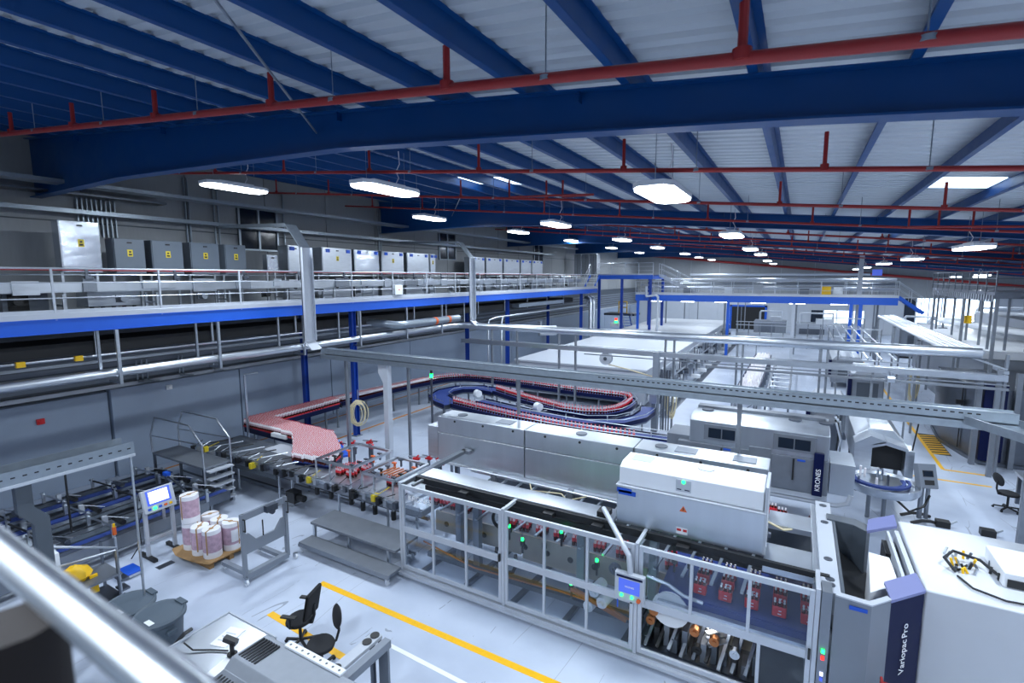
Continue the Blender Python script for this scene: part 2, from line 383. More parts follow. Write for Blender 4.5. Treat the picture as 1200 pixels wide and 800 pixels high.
# ================================================================== SPRINKLER PIPES
for i, (yy, z0, x0, lb) in enumerate(((4.55, 7.95, -18.6, 'thick red sprinkler pipe in front of the deep blue roof beam'), (8.45, 7.8, -18.6, 'red sprinkler pipe just behind the deep blue roof beam'),
        (12.9, 7.84, -18.6, 'red sprinkler pipe between the first and second blue roof beams'), (17.2, 7.84, -18.6, 'red sprinkler pipe right before the second blue roof beam'),
        (21.6, 7.84, -18.5, 'red sprinkler pipe right behind the second blue roof beam'), (26, 7.84, -18.5, 'red sprinkler pipe midway to the third roof beam'),
        (30.4, 7.84, -18.5, 'red sprinkler pipe before the third blue roof beam'), (35, 7.84, -18.5, 'red sprinkler pipe behind the third roof beam'), (39.5, 7.84, -18.5, 'red sprinkler pipe before the fourth roof beam'), (52, 7.84, -18.5, 'red sprinkler pipe deep in the hall behind the fourth beam'))):
    t = thing('sprinkler_pipe', lb, 'pipe', (0, yy, z0), 0, 'red sprinkler pipes')
    r = .05 if i == 0 else .036
    part('main_pipe', MB().tube([(x0, 0, -SL*x0), (XR-.3, 0, -SL*(XR-.3))], r, 10), 'pipe_red', t)
    rise = MB().tube([(0, 0, 0), (0, 0, .5 if i else .42)], r*.75, 8).cyl((0, 0, -.02), (0, 0, .07), r*1.5).mesh('riser', 'pipe_red')
    wire = MB().tube([(0, 0, 0), (0, 0, 8.61-z0)], .007, 4).ring((0, 0), r+.015, r, -.02, .02, 10).mesh('hanger', 'galv')
    x = -17.6+(i % 2)*.7
    while x < XR-1:
        put('riser', rise, t, (x, 0, -SL*x)); put('hanger', wire, t, (x+1.15, 0, -SL*(x+1.15))); x += 2.85
for (x, yy) in ((-6.2, 12.6), (3.4, 17.0), (-3.4, 30)):
    z = 7.84-SL*x; t = thing('sprinkler_branch', 'short bent red sprinkler branch with rising ends near the roof beam', 'pipe', (x, yy, z), 0, 'red sprinkler branches')
    part('branch_pipe', MB().tube([(-1, 0, .55), (-1, 0, .1), (.3, .1, .05), (1.4, .2, 0)], .03, 8), 'pipe_red', t)
    part('branch_pipe', MB().tube([(.4, .5, .5), (.4, .5, .05), (1.4, .2, 0)], .03, 8), 'pipe_red', t)

# ================================================================== GENERIC BUILDERS
def railing(name, label, cat, path, h=1.06, step=2.2, mids=2, r=.021, toe=True, mt='alu', group=None, loc=None):
    p0 = Vector(path[0]); t = thing(name, label, cat, p0, 0, group)
    P = [Vector(p)-p0 for p in path]
    def off(z): return [p+Vector((0, 0, z)) for p in P]
    part('top_rail', MB().tube(off(h), r*1.1, 8), mt, t)
    for k in range(mids): part('mid_rail', MB().tube(off(h*(k+1)/(mids+1)+.03), r*.75, 6), mt, t)
    if toe:
        mb = MB()
        for a, b in zip(P, P[1:]): mb.bar(a+Vector((0, 0, .06)), b+Vector((0, 0, .06)), .012, .12)
        part('toe_board', mb, mt, t)
    pm = MB().box(-r, -r, -.12, r, r, h).mesh('post', mt)
    for a, b in zip(P, P[1:]):
        n = max(1, round((b-a).length/step))
        for k in range(n+(1 if b == P[-1] else 0)): put('post', pm, t, a+(b-a)*(k/n))
    return t
def stairs(name, label, p, q, wdir, width, nsteps, mt_str='steel', mt_step='steel_dark', rails=True, cat='stairs'):
    p = Vector(p); q = Vector(q); wd = Vector(wdir).normalized()*width
    t = thing(name, label, cat, p); d = q-p; flat = Vector((d.x, d.y, 0)).normalized()
    for s in (0, 1): part('stringer', MB().bar(wd*s, d+wd*s, .04, .22), mt_str, t)
    for k in range(nsteps):
        c = d*((k+.5)/nsteps)+wd/2; a = math.atan2(flat.y, flat.x)
        part('tread', MB().obb(c, (.26, width, .03), (0, 0, a)), mt_step, t)
    if rails:
        for s in (0, 1):
            mb = MB()
            for hh, rr_ in ((1, .022), (.55, .016)): mb.tube([wd*s+Vector((0, 0, hh)), d+wd*s+Vector((0, 0, hh))], rr_, 6)
            for f in (0, .5, 1): mb.tube([wd*s+d*f, wd*s+d*f+Vector((0, 0, 1))], .02, 6)
            part('handrail', mb, 'alu', t)
    return t
def leg_pair(t, x, y0, y1, z, r=.03, mt='steel'):
    for yy in (y0, y1): part('leg', MB().box(x-r, yy-r, .03, x+r, yy+r, z).cyl((x, yy, 0), (x, yy, .04), r*1.8, n=8), mt, t)

# ================================================================== LEFT MEZZANINE
MX, MZ, MY0, MY1 = -15.0, 5.42, -4.0, 41.2
t = thing('mezzanine_platform', 'long steel mezzanine with bright blue edge beam along the grey wall', 'mezzanine', (MX, 0, MZ))
part('deck_plate', MB().box(-3.95, MY0, -.06, -.02, MY1, -.0), 'steel_dark', t)
part('edge_beam', MB().box(-.02, MY0, -.36, .05, MY1, -.04).box(-.1, MY0, -.37, .07, MY1, -.345).box(-.1, MY0, -.05, .07, MY1, -.03), 'edge_blue', t)
part('edge_plate', MB().box(.0, MY0, -.03, .06, MY1, .10), 'alu', t, .004)
for yy in (-2, 2.0, 6.1, 10.2, 14.2, 18.3, 22.3, 26.4, 30.5, 34.5, 38.4, 41): part('cross_beam', MB().box(-3.95, yy-.06, -.3, -.05, yy+.06, -.06), 'dgrey_paint', t)
for yy in (2.0, 14.2, 26.4, 38.3):
    for xx in (-.25, -3.2):
        c = part('column', MB().box(xx-.09, yy-.1, -MZ+.02, xx+.09, yy-.085, -.06).box(xx-.09, yy+.085, -MZ+.02, xx+.09, yy+.1, -.06).box(xx-.008, yy-.09, -MZ+.02, xx+.008, yy+.09, -.06), 'column_blue', t)
        part('base_plate', MB().box(xx-.16, yy-.16, -MZ, xx+.16, yy+.16, -MZ+.025), 'grey_paint', c)
railing('walkway_railing', 'long silver railing with two mid rails along the mezzanine edge', 'railing', [(MX+.03, MY0, MZ+.06), (MX+.03, 41, MZ+.06)], 1.07, 2.25)
# conveyor on the mezzanine
t = thing('mezzanine_conveyor', 'long stainless bottle conveyor running the length of the mezzanine', 'conveyor', (-16.5, 0, MZ))
part('conveyor_bed', MB().box(-.35, MY0, .55, .35, 40.5, .8), 'steel_x', t)
part('side_plate', MB().box(.36, MY0, .58, .375, 40.5, .78), 'steel_x', t)
for k in range(32): part('cover_box', MB().box(.37, -3.6+k*1.37, .5+.06*(k % 3), .43, -2.7+k*1.37-.2*(k % 4), .84+.05*(k % 2)), ('steel', 'steel_matt', 'steel_x')[k % 3], t, .005)
part('guide_rail', MB().tube([(.3, MY0, 1.0), (.3, 40.5, 1.0)], .016, 6).tube([(-.3, MY0, 1.0), (-.3, 40.5, 1.0)], .016, 6), 'steel', t)
part('red_guide', MB().box(.26, MY0, 1.1, .29, 40.5, 1.14), 'pipe_red', t)
for k in range(20):
    yy = -3+k*2.15
    part('leg_frame', MB().box(.28, yy-.03, 0, .34, yy+.03, .5).box(-.34, yy-.03, 0, -.28, yy+.03, .5).box(-.3, yy-.02, .2, .3, yy+.02, .24), 'steel', t)
    part('guide_bracket', MB().box(.3, yy+.5, .8, .34, yy+.56, 1.14).box(.36, yy+.45, .86, .44, yy+.62, .96), 'steel_dark', t)
    part('drive_motor', MB().cyl((.4, yy+1.2, .36), (.62, yy+1.2, .36), .09).box(.36, yy+1.1, .26, .42, yy+1.3, .46), 'steel_matt' if k % 3 else 'black', t)
# cabinets behind the conveyor
def cabinet(name, label, y0, y1, z0, z1, mt, dep=.45, group=None, stickers='y', stand=True, door_gap=True):
    t = thing(name, label, 'cabinet', (-17.4, y0, MZ), 0, group)
    wd = y1-y0
    part('body', MB().box(-dep, 0, z0-MZ, -.03, wd, z1-MZ), mt, t, .012)
    d = part('door', MB().box(-.03, .02, z0-MZ+.02, 0, wd-.02, z1-MZ-.02), mt, t, .008)
    part('latch', MB().box(0, wd*.5-.06, z1-MZ-.14, .02, wd*.5+.06, z1-MZ-.1), 'black', d)
    if stickers:
        part('sticker', MB().box(0, wd*.5-.07, (z0+z1)/2-MZ, .004, wd*.5+.07, (z0+z1)/2-MZ+.2), 'olive_yellow', d)
        part('sticker_mark', MB().box(.004, wd*.5-.045, (z0+z1)/2-MZ+.03, .006, wd*.5+.045, (z0+z1)/2-MZ+.08).box(.004, wd*.5-.03, (z0+z1)/2-MZ+.11, .006, wd*.5+.03, (z0+z1)/2-MZ+.16), 'black', d)
    if stand: 
        for yy in (.06, wd-.06): part('stand_leg', MB().box(-dep*.6-.03, yy-.03, 0, -dep*.6+.03, yy+.03, z0-MZ), 'steel', t)
    return t
cabinet('switch_cabinet', 'tall mirror-bright stainless cabinet with a yellow sticker on the mezzanine', 6.08, 7.0, 6.5, 7.89, 'steel_mirror')
for i, (a, b) in enumerate(((7.3, 8.12), (8.3, 9.22), (9.45, 10.4), (10.6, 11.37))):
    cabinet('switch_cabinet', ('grey cabinet with a yellow sticker next to the mirror-bright stainless cabinet', 'second grey cabinet from the mirror-bright one on the mezzanine', 'third grey cabinet from the mirror-bright one on the mezzanine', 'narrow grey cabinet ending the row of grey cabinets on the mezzanine')[i], a, b, 6.45, 7.49, 'cab_grey', .5, 'grey cabinets on the mezzanine')
cabinet('junction_box', 'small bright stainless box beyond the grey cabinets on the mezzanine', 12.2, 12.65, 6.55, 7.2, 'steel_mirror', .3, None, '')
for i, (a, b) in enumerate(((13.1, 13.76), (14.72, 16.34), (16.49, 18.03), (18.2, 19.75), (20.01, 21.75), (21.85, 22.3), (25.9, 27.3), (27.5, 29.5), (29.7, 31.9), (32.1, 33.7), (33.9, 35.6))):
    t = cabinet('filter_cabinet', ('narrow pale aluminium cabinet right before the first cable riser', 'first pale aluminium cabinet after the first cable riser', 'brightest mirror-like pale cabinet of the mezzanine row', 'pale cabinet next after the mirror-like one on the mezzanine', 'pale cabinet second after the mirror-like one on the mezzanine', 'narrow pale cabinet just before the second cable riser', 'first pale cabinet beyond the second cable riser', 'second pale cabinet beyond the second cable riser', 'third pale cabinet beyond the second cable riser', 'fourth pale cabinet beyond the second cable riser', 'last pale cabinet near the mezzanine end')[i], a, b, 6.5, 7.6, 'steel_mirror' if i == 2 else 'steel', .6, 'pale aluminium cabinets on the mezzanine', 'y' if i in (1, 3, 5) else '')
    for f in (.12, .8): part('blue_tag', MB().box(.003, (b-a)*f, 1.98, .03, (b-a)*f+.2, 2.12), 'bright_blue', t)
    mb = MB().box(-.5, .05, 0, -.1, b-a-.05, .85); part('lower_body', mb, 'steel_x', t, .01)
    part('vent_hole', MB().cyl((-.1, (b-a)*.5, .55), (-.085, (b-a)*.5, .55), .09, n=14), 'black', t)
t = thing('machine_cabinet', 'low stainless machine box with black feet below the mirror-bright cabinet', 'cabinet', (-17.3, 6.4, MZ))
part('body', MB().box(-.4, 0, .12, .3, 1.3, .62), 'steel', t, .02)
for k in range(5): part('foot', MB().cyl((.2, .12+k*.26, 0), (.2, .12+k*.26, .12), .05), 'black', t)
for i, (a, b) in enumerate(((2.2, 4.4), (4.7, 5.6))):
    t = thing('machine_cabinet', ('wide', 'narrow')[i]+' grey box standing on the mezzanine before the stainless cabinets', 'cabinet', (-17.3, a, MZ))
    part('body', MB().box(-.3, 0, 0, .2, b-a, .6), 'grey_paint', t, .015); part('grille', MB().box(.2, .1, .1, .215, .5, .5), 'black', t)
t = thing('rail_box', 'small white control box fixed to the mezzanine railing', 'box', (MX+.02, 16.3, 5.6))
part('box_body', MB().box(-.06, 0, 0, .1, .48, .42), 'white_paint', t, .02); part('button', MB().cyl((.1, .24, .22), (.115, .24, .22), .03), 'orange', t)
# conduits on the wall above the cabinets
cm = MB().tube([(0, 0, 0), (0, 0, 1.2)], .028, 6).mesh('conduit', 'galv')
for i in range(9):
    o = put('conduit', cm, None, (XW+.1, 7.1+i*.12, 7.6)); tag(o, 'thin steel conduit of the bundle above the grey cabinets', 'conduit', 'wall conduits above the grey cabinets')
cm2 = MB().tube([(0, 0, 0), (0, 0, 2.3)], .04, 6).mesh('conduit', 'galv')
for yy in (10.2, 10.32, 11.2, 11.35, 14.1, 19.6, 19.75): 
    o = put('conduit', cm2, None, (XW+.1, yy, 7.5)); tag(o, 'tall steel conduit running up the left wall', 'conduit', 'tall wall conduits')
# cable trays
def tray(name, label, p, q, wd=.4, h=.1, mt='galv', holes=True, lids=False):
    p = Vector(p); q = Vector(q); t = thing(name, label, 'cable tray', p); d = q-p; L = d.length; u = d.normalized(); s = u.cross(Vector((0, 0, 1))).normalized()
    part('tray_bed', MB().bar(Vector((0, 0, .005)), d+Vector((0, 0, .005)), wd, .01), mt, t)
    for k in (-1, 1): part('tray_side', MB().bar(s*(k*wd/2)+Vector((0, 0, h/2)), d+s*(k*wd/2)+Vector((0, 0, h/2)), .008, h), mt, t)
    part('cables', MB().bar(s*(-.05)+Vector((0, 0, .03)), d+s*(-.05)+Vector((0, 0, .03)), wd*.6, .05), 'dgrey_paint', t)
    if holes:
        n = min(60, int(L/.13)); hm = MB().bar(-u*.025, u*.025, .01, .02).mesh('slot', 'dark_void')
        a = max(0, .0)
        for k in range(n): put('slot', hm, t, u*(L-(k+.6)*.13)+s*(wd/2)+Vector((0, 0, h*.5)))
    return t
tray('cable_tray', 'grey cable tray high along the left wall above the mezzanine lamps', (-17.3, -4, 8.83), (-17.3, 42, 8.75), .5, .1, 'galv', False)
tray('cable_tray', 'grey wall cable tray just above the mezzanine cabinets', (-18.6, -4, 8.2), (-18.6, 40, 8.2), .4, .12, 'galv', False)
tray('cable_tray', 'short dark cable tray above the conduit bundle on the wall', (-18.4, 5.2, 8.7), (-18.4, 9.2, 8.7), .6, .06, 'steel_dark', False)
for i, yy in enumerate((11.25, 20.9)):
    t = thing('cable_riser', ('wide silver cable riser bending down over the mezzanine beside the grey cabinets', 'wide silver cable riser bending down over the mezzanine beside the far pale cabinets')[i], 'cable riser', (-14.1, yy, 4.2))
    def ch(pts, nm, mt):
        for a, b in zip(pts, pts[1:]):
            mb = MB().bar(a, b, .36, .03) if abs(a[2]-b[2]) < 1 or abs(a[0]-b[0]) > .3 else MB().box(a[0]-.03, -.18, min(a[2], b[2]), a[0]+.03, .18, max(a[2], b[2]))
            part(nm, mb, mt, t)
    part('drop_channel', MB().box(-.02, -.2, .05, .02, .2, 3.1).box(-.02, -.2, .05, .12, -.185, 3.1).box(-.02, .185, .05, .12, .2, 3.1), 'alu', t)
    part('knee_channel', MB().prism([(-.02, 3.1), (.02, 3.1), (-.62, 3.86), (-.66, 3.84)], -.2, .2, 'y'), 'galv', t)
    part('arm_channel', MB().prism([(-.64, 3.83), (-.64, 3.88), (-4.4, 4.02), (-4.4, 3.95)], -.2, .2, 'y').prism([(-.64, 3.78), (-.64, 3.9), (-4.4, 4.04), (-4.4, 3.92)], -.215, -.2, 'y'), 'galv', t)
    part('foot_channel', MB().prism([(-.02, .05), (.02, .05), (.36, -.22), (.3, -.22)], -.2, .2, 'y'), 'alu', t)
# ---- under the mezzanine
t = thing('enclosed_conveyor', 'dark enclosed conveyor hung under the mezzanine', 'conveyor', (-16.3, 0, 4.3))
part('housing', MB().box(-1.1, MY0, .1, .45, 38, .42), 'dark_void', t); part('side_rail', MB().tube([(.62, MY0, .05), (.62, 20, .05)], .035, 8), 'steel', t)
part('side_rail', MB().box(.5, MY0, -.16, .56, 20, -.08), 'steel_matt', t)
for k in range(14): part('hanger', MB().box(.46, -3+k*3.0, 0, .52, -2.94+k*3.0, .8), 'steel', t)
for i, (yy, c) in enumerate(((4.4, 'orange'), (5.5, 'yellow'))): part('warning_clip', MB().box(.6, yy, -.03, .7, yy+.16, .1), c if i else 'yellow', t)
t = thing('steam_pipe', 'thick silver pipe hung under the mezzanine then crossing the hall on a rack', 'pipe', (-15, 0, 3.95))
part('pipe_run', MB().tube([(0, MY0, 0), (0, 20.5, 0), (.1, 20.85, 0), (.4, 21, 0), (20.1, 21, -.05)], [.12, .12, .13, .16, .17], 14), 'steel', t)
hm = MB().box(.02, -.035, -.28, .09, .035, 1.1).box(-.5, -.03, -.28, .09, .03, -.22).mesh('pipe_hanger', 'steel')
for yy in (-2, 2, 6.1, 8.65, 11.6, 14.2, 16.9, 19.4): put('pipe_hanger', hm, t, (.12, yy, 0))
hm = MB().box(-.03, -.03, 0, .03, .03, 1.1).mesh('drop_rod', 'steel')
o_ = [(-15.5, y_) for y_ in (5.9, 8.3, 11.0, 13.6, 18, 22)]
for k, (x, yy) in enumerate(o_): tag(put('hanger_rod', hm, None, (x+.15, yy, 4.0)), 'square steel hanger rod under the mezzanine beam', 'hanger', 'hanger rods under the mezzanine')
t = thing('insulated_pipe', 'fat silver insulated pipe with two orange bands below the mezzanine', 'pipe', (-14.45, 16.2, 4.35))
part('jacket', MB().tube([(-1.7, -.6, .12), (-.25, -.1, .0), (-.05, .05, 0), (0, .3, 0), (0, 4.0, .02)], .17, 14), 'galv', t)
for yy in (2.1, 3.1): part('orange_band', MB().ring((0, 0), .178, .17, 0, .16, 18), 'orange', t).matrix_basis = Matrix.Translation((0, yy, .01)) @ Matrix.Rotation(-math.pi/2, 4, 'X')
t = thing('bent_pipe', 'slim grey pipe pair with bends under the far mezzanine', 'pipe', (-15.1, 21.5, 3.4))
for k in range(2): part('pipe_run', MB().tube([(.3+k*.25, 2+k, -2.8), (.3+k*.25, 2+k, .35), (.2+k*.25, 2.3+k, .6), (0, 3.2+k, .65), (0, 17.5, .7), (0, 18, 1.1), (0, 18, 1.7)], .05, 8), 'steel', t)
for k in range(2):
    o = solo('riser_pipe', MB().tube([(0, 0, 0), (0, 0, 4.3), (-.1, .1, 4.6), (-.6, .3, 4.7)], .16, 12), 'steel', 'thick vertical silver pipe beside a blue column at the mezzanine end', 'pipe', (-14.7, 39+k*.7, 0), 'twin riser pipes')
t = thing('ventilation_box', 'white round-ended fan unit under the far mezzanine', 'fan', (-14.6, 29.5, 2.6))
part('drum', MB().cyl((0, 0, .3), (.9, .6, .3), .32, n=16), 'white_paint', t); part('bracket', MB().box(-.1, -.1, -.02, .1, .1, .9), 'steel', t)
t = thing('covered_duct', 'grey covered duct under the far mezzanine', 'duct', (-15.6, 28, 4.45)); part('duct_body', MB().box(-.5, 0, 0, .3, 7, .25), 'galv', t, .02)
# wall fittings
for (yy, z, mt_, lb, c, nm) in ((5.65, 2.25, 'red', 'small dark red fire call box on the grey wall', 'call box', 'call_box'), (9.05, 2.62, 'white_paint', 'small round white lamp fixed on the grey wall', 'wall lamp', 'wall_lamp'), (6.9, 7.35, 'red', 'small red alarm box on the upper wall', 'call box', 'call_box')):
    mb = MB().box(0, -.09, -.08, .06, .09, .08).use if False else MB().box(0, -.09, -.08, .08, .09, .08).cyl((.08, 0, 0), (.12, 0, 0), .05)
    solo(nm, mb, mt_, lb, c, (XW+(.32 if yy > 7.3 else .2) if z < 3 else XW+.05, yy, z), None, .01)
cm = MB().tube([(.05, 0, 3.3), (.05, 0, 2.7), (.12, 0, 2.6), (.14, .3, 2.55)], .03, 6).mesh('wall_pipe', 'galv')
for yy in (8.2, 8.35, 8.5, 9.5, 9.62, 10.7): tag(put('wall_pipe', cm, None, (XW+.15, yy, .35)), 'short conduit drop on the wall above the grey panels', 'conduit', 'conduit drops above the wall panels')

# ================================================================== PACKING MACHINE
FY = 7.71
pm_ = thing('packing_machine', 'long packing machine behind silver framed glass guard doors on the pale floor', 'machine', (0, FY, 0))
XS = [-7.07, -4.56, -2.04, .47]
def xbox(mb, x0, x1, z0, z1, y0=-.025, y1=.025): return mb.box(x0, y0, z0, x1, y1, z1)
part('base_rail', MB().box(-7.1, -.05, .03, .5, .09, .13).box(-7.1, -.12, .05, .5, -.05, .1), 'alu', pm_)
part('base_beam', MB().box(-7.05, 1.4, 0, -2.1, 1.5, .1).box(-7.05, 3.2, 0, .5, 3.3, .12), 'steel_matt', pm_)
for i in range(3):
    a, b = XS[i]+.035, XS[i+1]-.035; wd = (b-a); mb = MB(); fw = .065
    xbox(mb, a, a+fw, .16, 2.02); xbox(mb, b-fw, b, .16, 2.02); xbox(mb, a+fw, b-fw, 1.93, 2.02); xbox(mb, a+fw, b-fw, .16, .24); xbox(mb, a+fw, b-fw, .98, 1.11)
    m1, m2 = a+wd/3, a+2*wd/3
    xbox(mb, m1-.025, m1+.025, 1.11, 1.93); xbox(mb, m2-.025, m2+.025, 1.11, 1.93)
    if i < 2: xbox(mb, m1-.025, m1+.025, .24, .98); xbox(mb, m2-.025, m2+.025, .24, .98)
    else: xbox(mb, b-.68, b-.63, .24, .98)
    d = part('guard_door', mb, 'alu', pm_, .006)
    for (p, q) in ((a+fw, m1-.025), (m1+.025, m2-.025), (m2+.025, b-fw)):
        part('pane', MB().box(p, -.004, 1.11, q, .004, 1.93), 'pane', d)
        if i < 2: part('pane', MB().box(p, -.004, .24, q, .004, .98), 'pane', d)
    if i == 2: part('pane', MB().box(b-.63, -.004, .24, b-fw, .004, .98), 'pane', d)
    part('door_handle', MB().box(b-.04, -.08, 1.02, b-.01, -.03, 1.16), 'black', d)
    if i == 0: text('lettering', 'KRONES', .16, 'paper', d, frame3((a+.18, -.012, 1.72), (1, 0, 0), (0, 0, 1)))
for x in XS: part('guard_post', MB().box(x-.03, -.03, .1, x+.03, .06, 2.06).box(x-.03, .06, 1.99, x+.03, .55, 2.05), 'alu', pm_, .006)
part('guard_post', MB().box(XS[3]+.04, -.05, .05, XS[3]+.16, .25, 2.06), 'steel_matt', pm_)
part('cover_plate', MB().box(-6.95, .5, 2.0, -2.62, .96, 2.07), 'steel_x', pm_, .01)
part('cover_edge', MB().box(-7.1, .43, 1.96, .62, .5, 2.04).box(-7.1, .46, 1.9, .62, .48, 1.96), 'black', pm_)
part('end_frame', MB().box(-7.15, .0, 1.96, -7.02, 2.4, 2.04).box(-7.15, 2.3, 1.96, -6.9, 2.45, 2.04).box(-7.1, .95, 1.7, -7.04, 1.1, 2.0).box(-6.85, .1, 1.97, -6.79, .5, 2.02), 'steel_matt', pm_)
part('rear_wall', MB().box(-6.9, 3.3, .75, .9, 3.36, 1.5), 'steel_matt', pm_)
part('side_plate', MB().box(-6.9, .95, .62, -4.7, 1.0, 1.08), 'beige_steel', pm_); part('side_plate', MB().box(-4.66, .95, .55, -2.1, 1.0, 1.08), 'beige_steel', pm_); part('side_plate', MB().box(-2.06, .95, .55, -.2, 1.0, 1.08), 'beige_steel', pm_)
for k in range(9): part('plate_hole', MB().cyl((-6.6+k*.5, .94, .82), (-6.6+k*.5, .955, .82), .06, n=12), 'black', pm_)
for k in range(5): part('floor_beam', MB().bar((-6.7+k*1.1, .2, .05), (-6.5+k*1.1, 3.2, .05), .09, .08), 'steel_dark', pm_)
part('cable_duct', MB().box(-6.9, .62, .14, -2.1, .8, .24), 'dgrey_paint', pm_); part('cable_duct', MB().box(-6.9, .6, 1.7, -2.6, .66, 1.8), 'black', pm_)
part('side_plate', MB().box(-6.6, 2.2, .6, .6, 2.25, 1.2), 'steel_matt', pm_)
part('slide_table', MB().box(-6.9, 1.0, 1.0, .55, 1.75, 1.04), 'steel_matt', pm_)
part('drip_tray', MB().box(-2.05, .2, .13, .4, 1.6, .16), 'steel_dark', pm_)
for x in (-6.1, -5.65, -3.3, -1.95): part('pillar', MB().box(x-.07, .7, .12, x+.07, .85, 1.92), 'grey_paint', pm_)
for x in (-6.2, -4.2, -2.2, -.3): part('pillar', MB().box(x-.06, 2.3, .12, x+.06, 2.42, 1.6), 'steel_matt', pm_)
for k in range(14):
    x = -6.5+k*.46; part('cross_bar', MB().bar((x, .6, 1.32), (x+.1, 2.35, 1.32), .05, .03), 'steel', pm_)
for k in range(16):
    x = -6.3+k*.4; part('roller', MB().cyl((x, 1.75, 1.45), (x, 2.45, 1.45), .03, n=8), 'steel', pm_)
part('top_rail', MB().box(-6.9, 2.36, 1.5, -.2, 2.44, 1.58).tube([(-6.9, 2.0, 1.75), (-2.7, 1.9, 1.75)], .02, 6), 'steel', pm_)
part('cable_run', MB().tube([(-5.2, 2.3, 1.6), (-5.0, 2.0, 1.55), (-4.2, 1.85, 1.7), (-4.0, 1.7, 1.65), (-3.7, 2.2, 1.62)], .014, 6), 'hose', pm_)
part('orange_cable', MB().tube([(-6.9, .5, .55), (-5.6, .55, .28), (-4.3, .6, .3), (-3.6, .5, .42), (-2.8, .5, .4), (-2.2, .5, .3)], .018, 6), 'copper', pm_)
part('hose_loop', MB().tube([(-4.98, .45, .95), (-5.0, .42, .7), (-4.9, .42, .55), (-4.75, .42, .5), (-4.6, .42, .55), (-4.52, .42, .72), (-4.55, .45, .92)], .035, 8), 'rubber', pm_)
part('belt', MB().box(-1.75, .35, 1.1, .45, 1.72, 1.14).box(-1.75, .32, .95, .45, .36, 1.12), 'belt_blue', pm_)
part('belt_apron', MB().box(-1.75, .22, .86, .45, .34, 1.02), 'steel_x', pm_)
part('curved_guide', MB().tube([(-1.95, .3, 1.35), (-1.6, .3, 1.3), (-1.35, .3, 1.18), (-1.05, .3, 1.15)], .03, 6), 'steel', pm_)
part('rear_belt', MB().box(-.3, 4.2, .95, 1.0, 4.7, 1.0), 'belt_blue', pm_)
# warm lit lower bay: folding station
part('station_back', MB().box(-2.0, .9, .15, -.25, .95, .95), 'beige_steel', pm_)
for k in range(12): part('station_plate', MB().box(-1.95+k*.15, .25+.05*(k % 3), .16, -1.86+k*.15, .6, .3+.09*(k*7 % 5)), ('steel_dark', 'black', 'steel_matt', 'dgrey_paint')[k % 4], pm_, .005)
for k in range(9): part('station_bar', MB().bar((-1.9+k*.19, .15, .2+.03*(k % 3)), (-1.75+k*.19, .8, .75), .05, .06), ('steel_dark', 'black', 'steel', 'steel_matt')[k % 4], pm_)
part('disc', MB().cyl((-1.55, .34, .86), (-1.55, .3, .86), .3, n=24), 'white_paint', pm_); part('disc_hub', MB().cyl((-1.55, .3, .86), (-1.55, .24, .86), .05), 'black', pm_)
for (x, z, m_) in ((-1.8, .8, 'copper'), (-1.85, .62, 'copper'), (-1.15, .66, 'copper'), (-.85, .6, 'copper'), (-.55, .5, 'steel'), (-1.1, .36, 'black')):
    part('pulley', MB().cyl((x, .32, z), (x, .22, z), .075, n=14).cyl((x, .22, z), (x, .2, z), .03, n=10), m_, pm_)
for k in range(5): part('chute_slat', MB().bar((-1.0+k*.012, .3, .86-k*.1), (-.75+k*.012, .5, .9-k*.1), .1, .02), 'steel', pm_)
part('station_lamp', MB().box(-1.2, .5, .9, -.5, .56, .94), 'lamp_glow', pm_)
li = bpy.data.lights.new('station_light', 'POINT'); li.energy = 7; li.color = (1, .87, .68); li.shadow_soft_size = .1
lo = bpy.data.objects.new('station_light', li); COL.objects.link(lo); lo.location = (-.9, .42, .84); lo.parent = pm_
# interior gadgets
for (x, yy, z) in ((-4.75, .55, 1.42), (-4.45, .55, 1.22), (-3.95, .5, 1.32), (-3.6, .5, 1.62), (-2.9, .5, 1.25), (-2.4, .5, 1.15), (-3.35, .4, .72), (-1.55, .5, 1.72), (-1.3, .5, 1.7), (-2.16, .3, .42), (-2.2, .3, .8)):
    b_ = part('sensor', MB().box(x-.04, yy-.02, z-.14, x+.04, yy+.04, z-.03).box(x-.015, yy, z-.3, x+.015, yy+.03, z-.14), 'black', pm_)
    part('sensor_light', MB().cyl((x, yy, z-.03), (x, yy, z+.02), .028, n=8), 'led_green', b_)
for (x, z) in ((-2.75, .55), (-2.9, .72), (-3.0, .4)): part('servo_motor', MB().cyl((x, .35, z), (x+.05, .7, z), .1, n=12).cyl((x, .28, z), (x, .35, z), .05, n=10), 'white_paint', pm_)
part('gear_arm', MB().bar((-3.35, .4, .62), (-2.3, .4, .35), .06, .08), 'copper', pm_)
part('wheel', MB().ring((0, 0), .11, .05, 0, .05, 18).cyl((0, 0, .01), (0, 0, .04), .03), 'steel_dark', pm_).matrix_basis = Matrix.Translation((-2.55, .5, 1.2)) @ Matrix.Rotation(math.pi/2, 4, 'X')
part('big_ring', MB().ring((0, 0), .2, .16, 0, .05, 20), 'black', pm_).matrix_basis = Matrix.Translation((-4.9, .5, 1.55)) @ Matrix.Rotation(math.pi/2, 4, 'X')
for x in (-5.9, -4.0, -3.05, -1.6): part('valve_block', MB().box(x, .46, 1.93, x+.45, .5, 2.0).box(x+.1, .3, 1.94, x+.3, .42, 2.0), 'black', pm_)
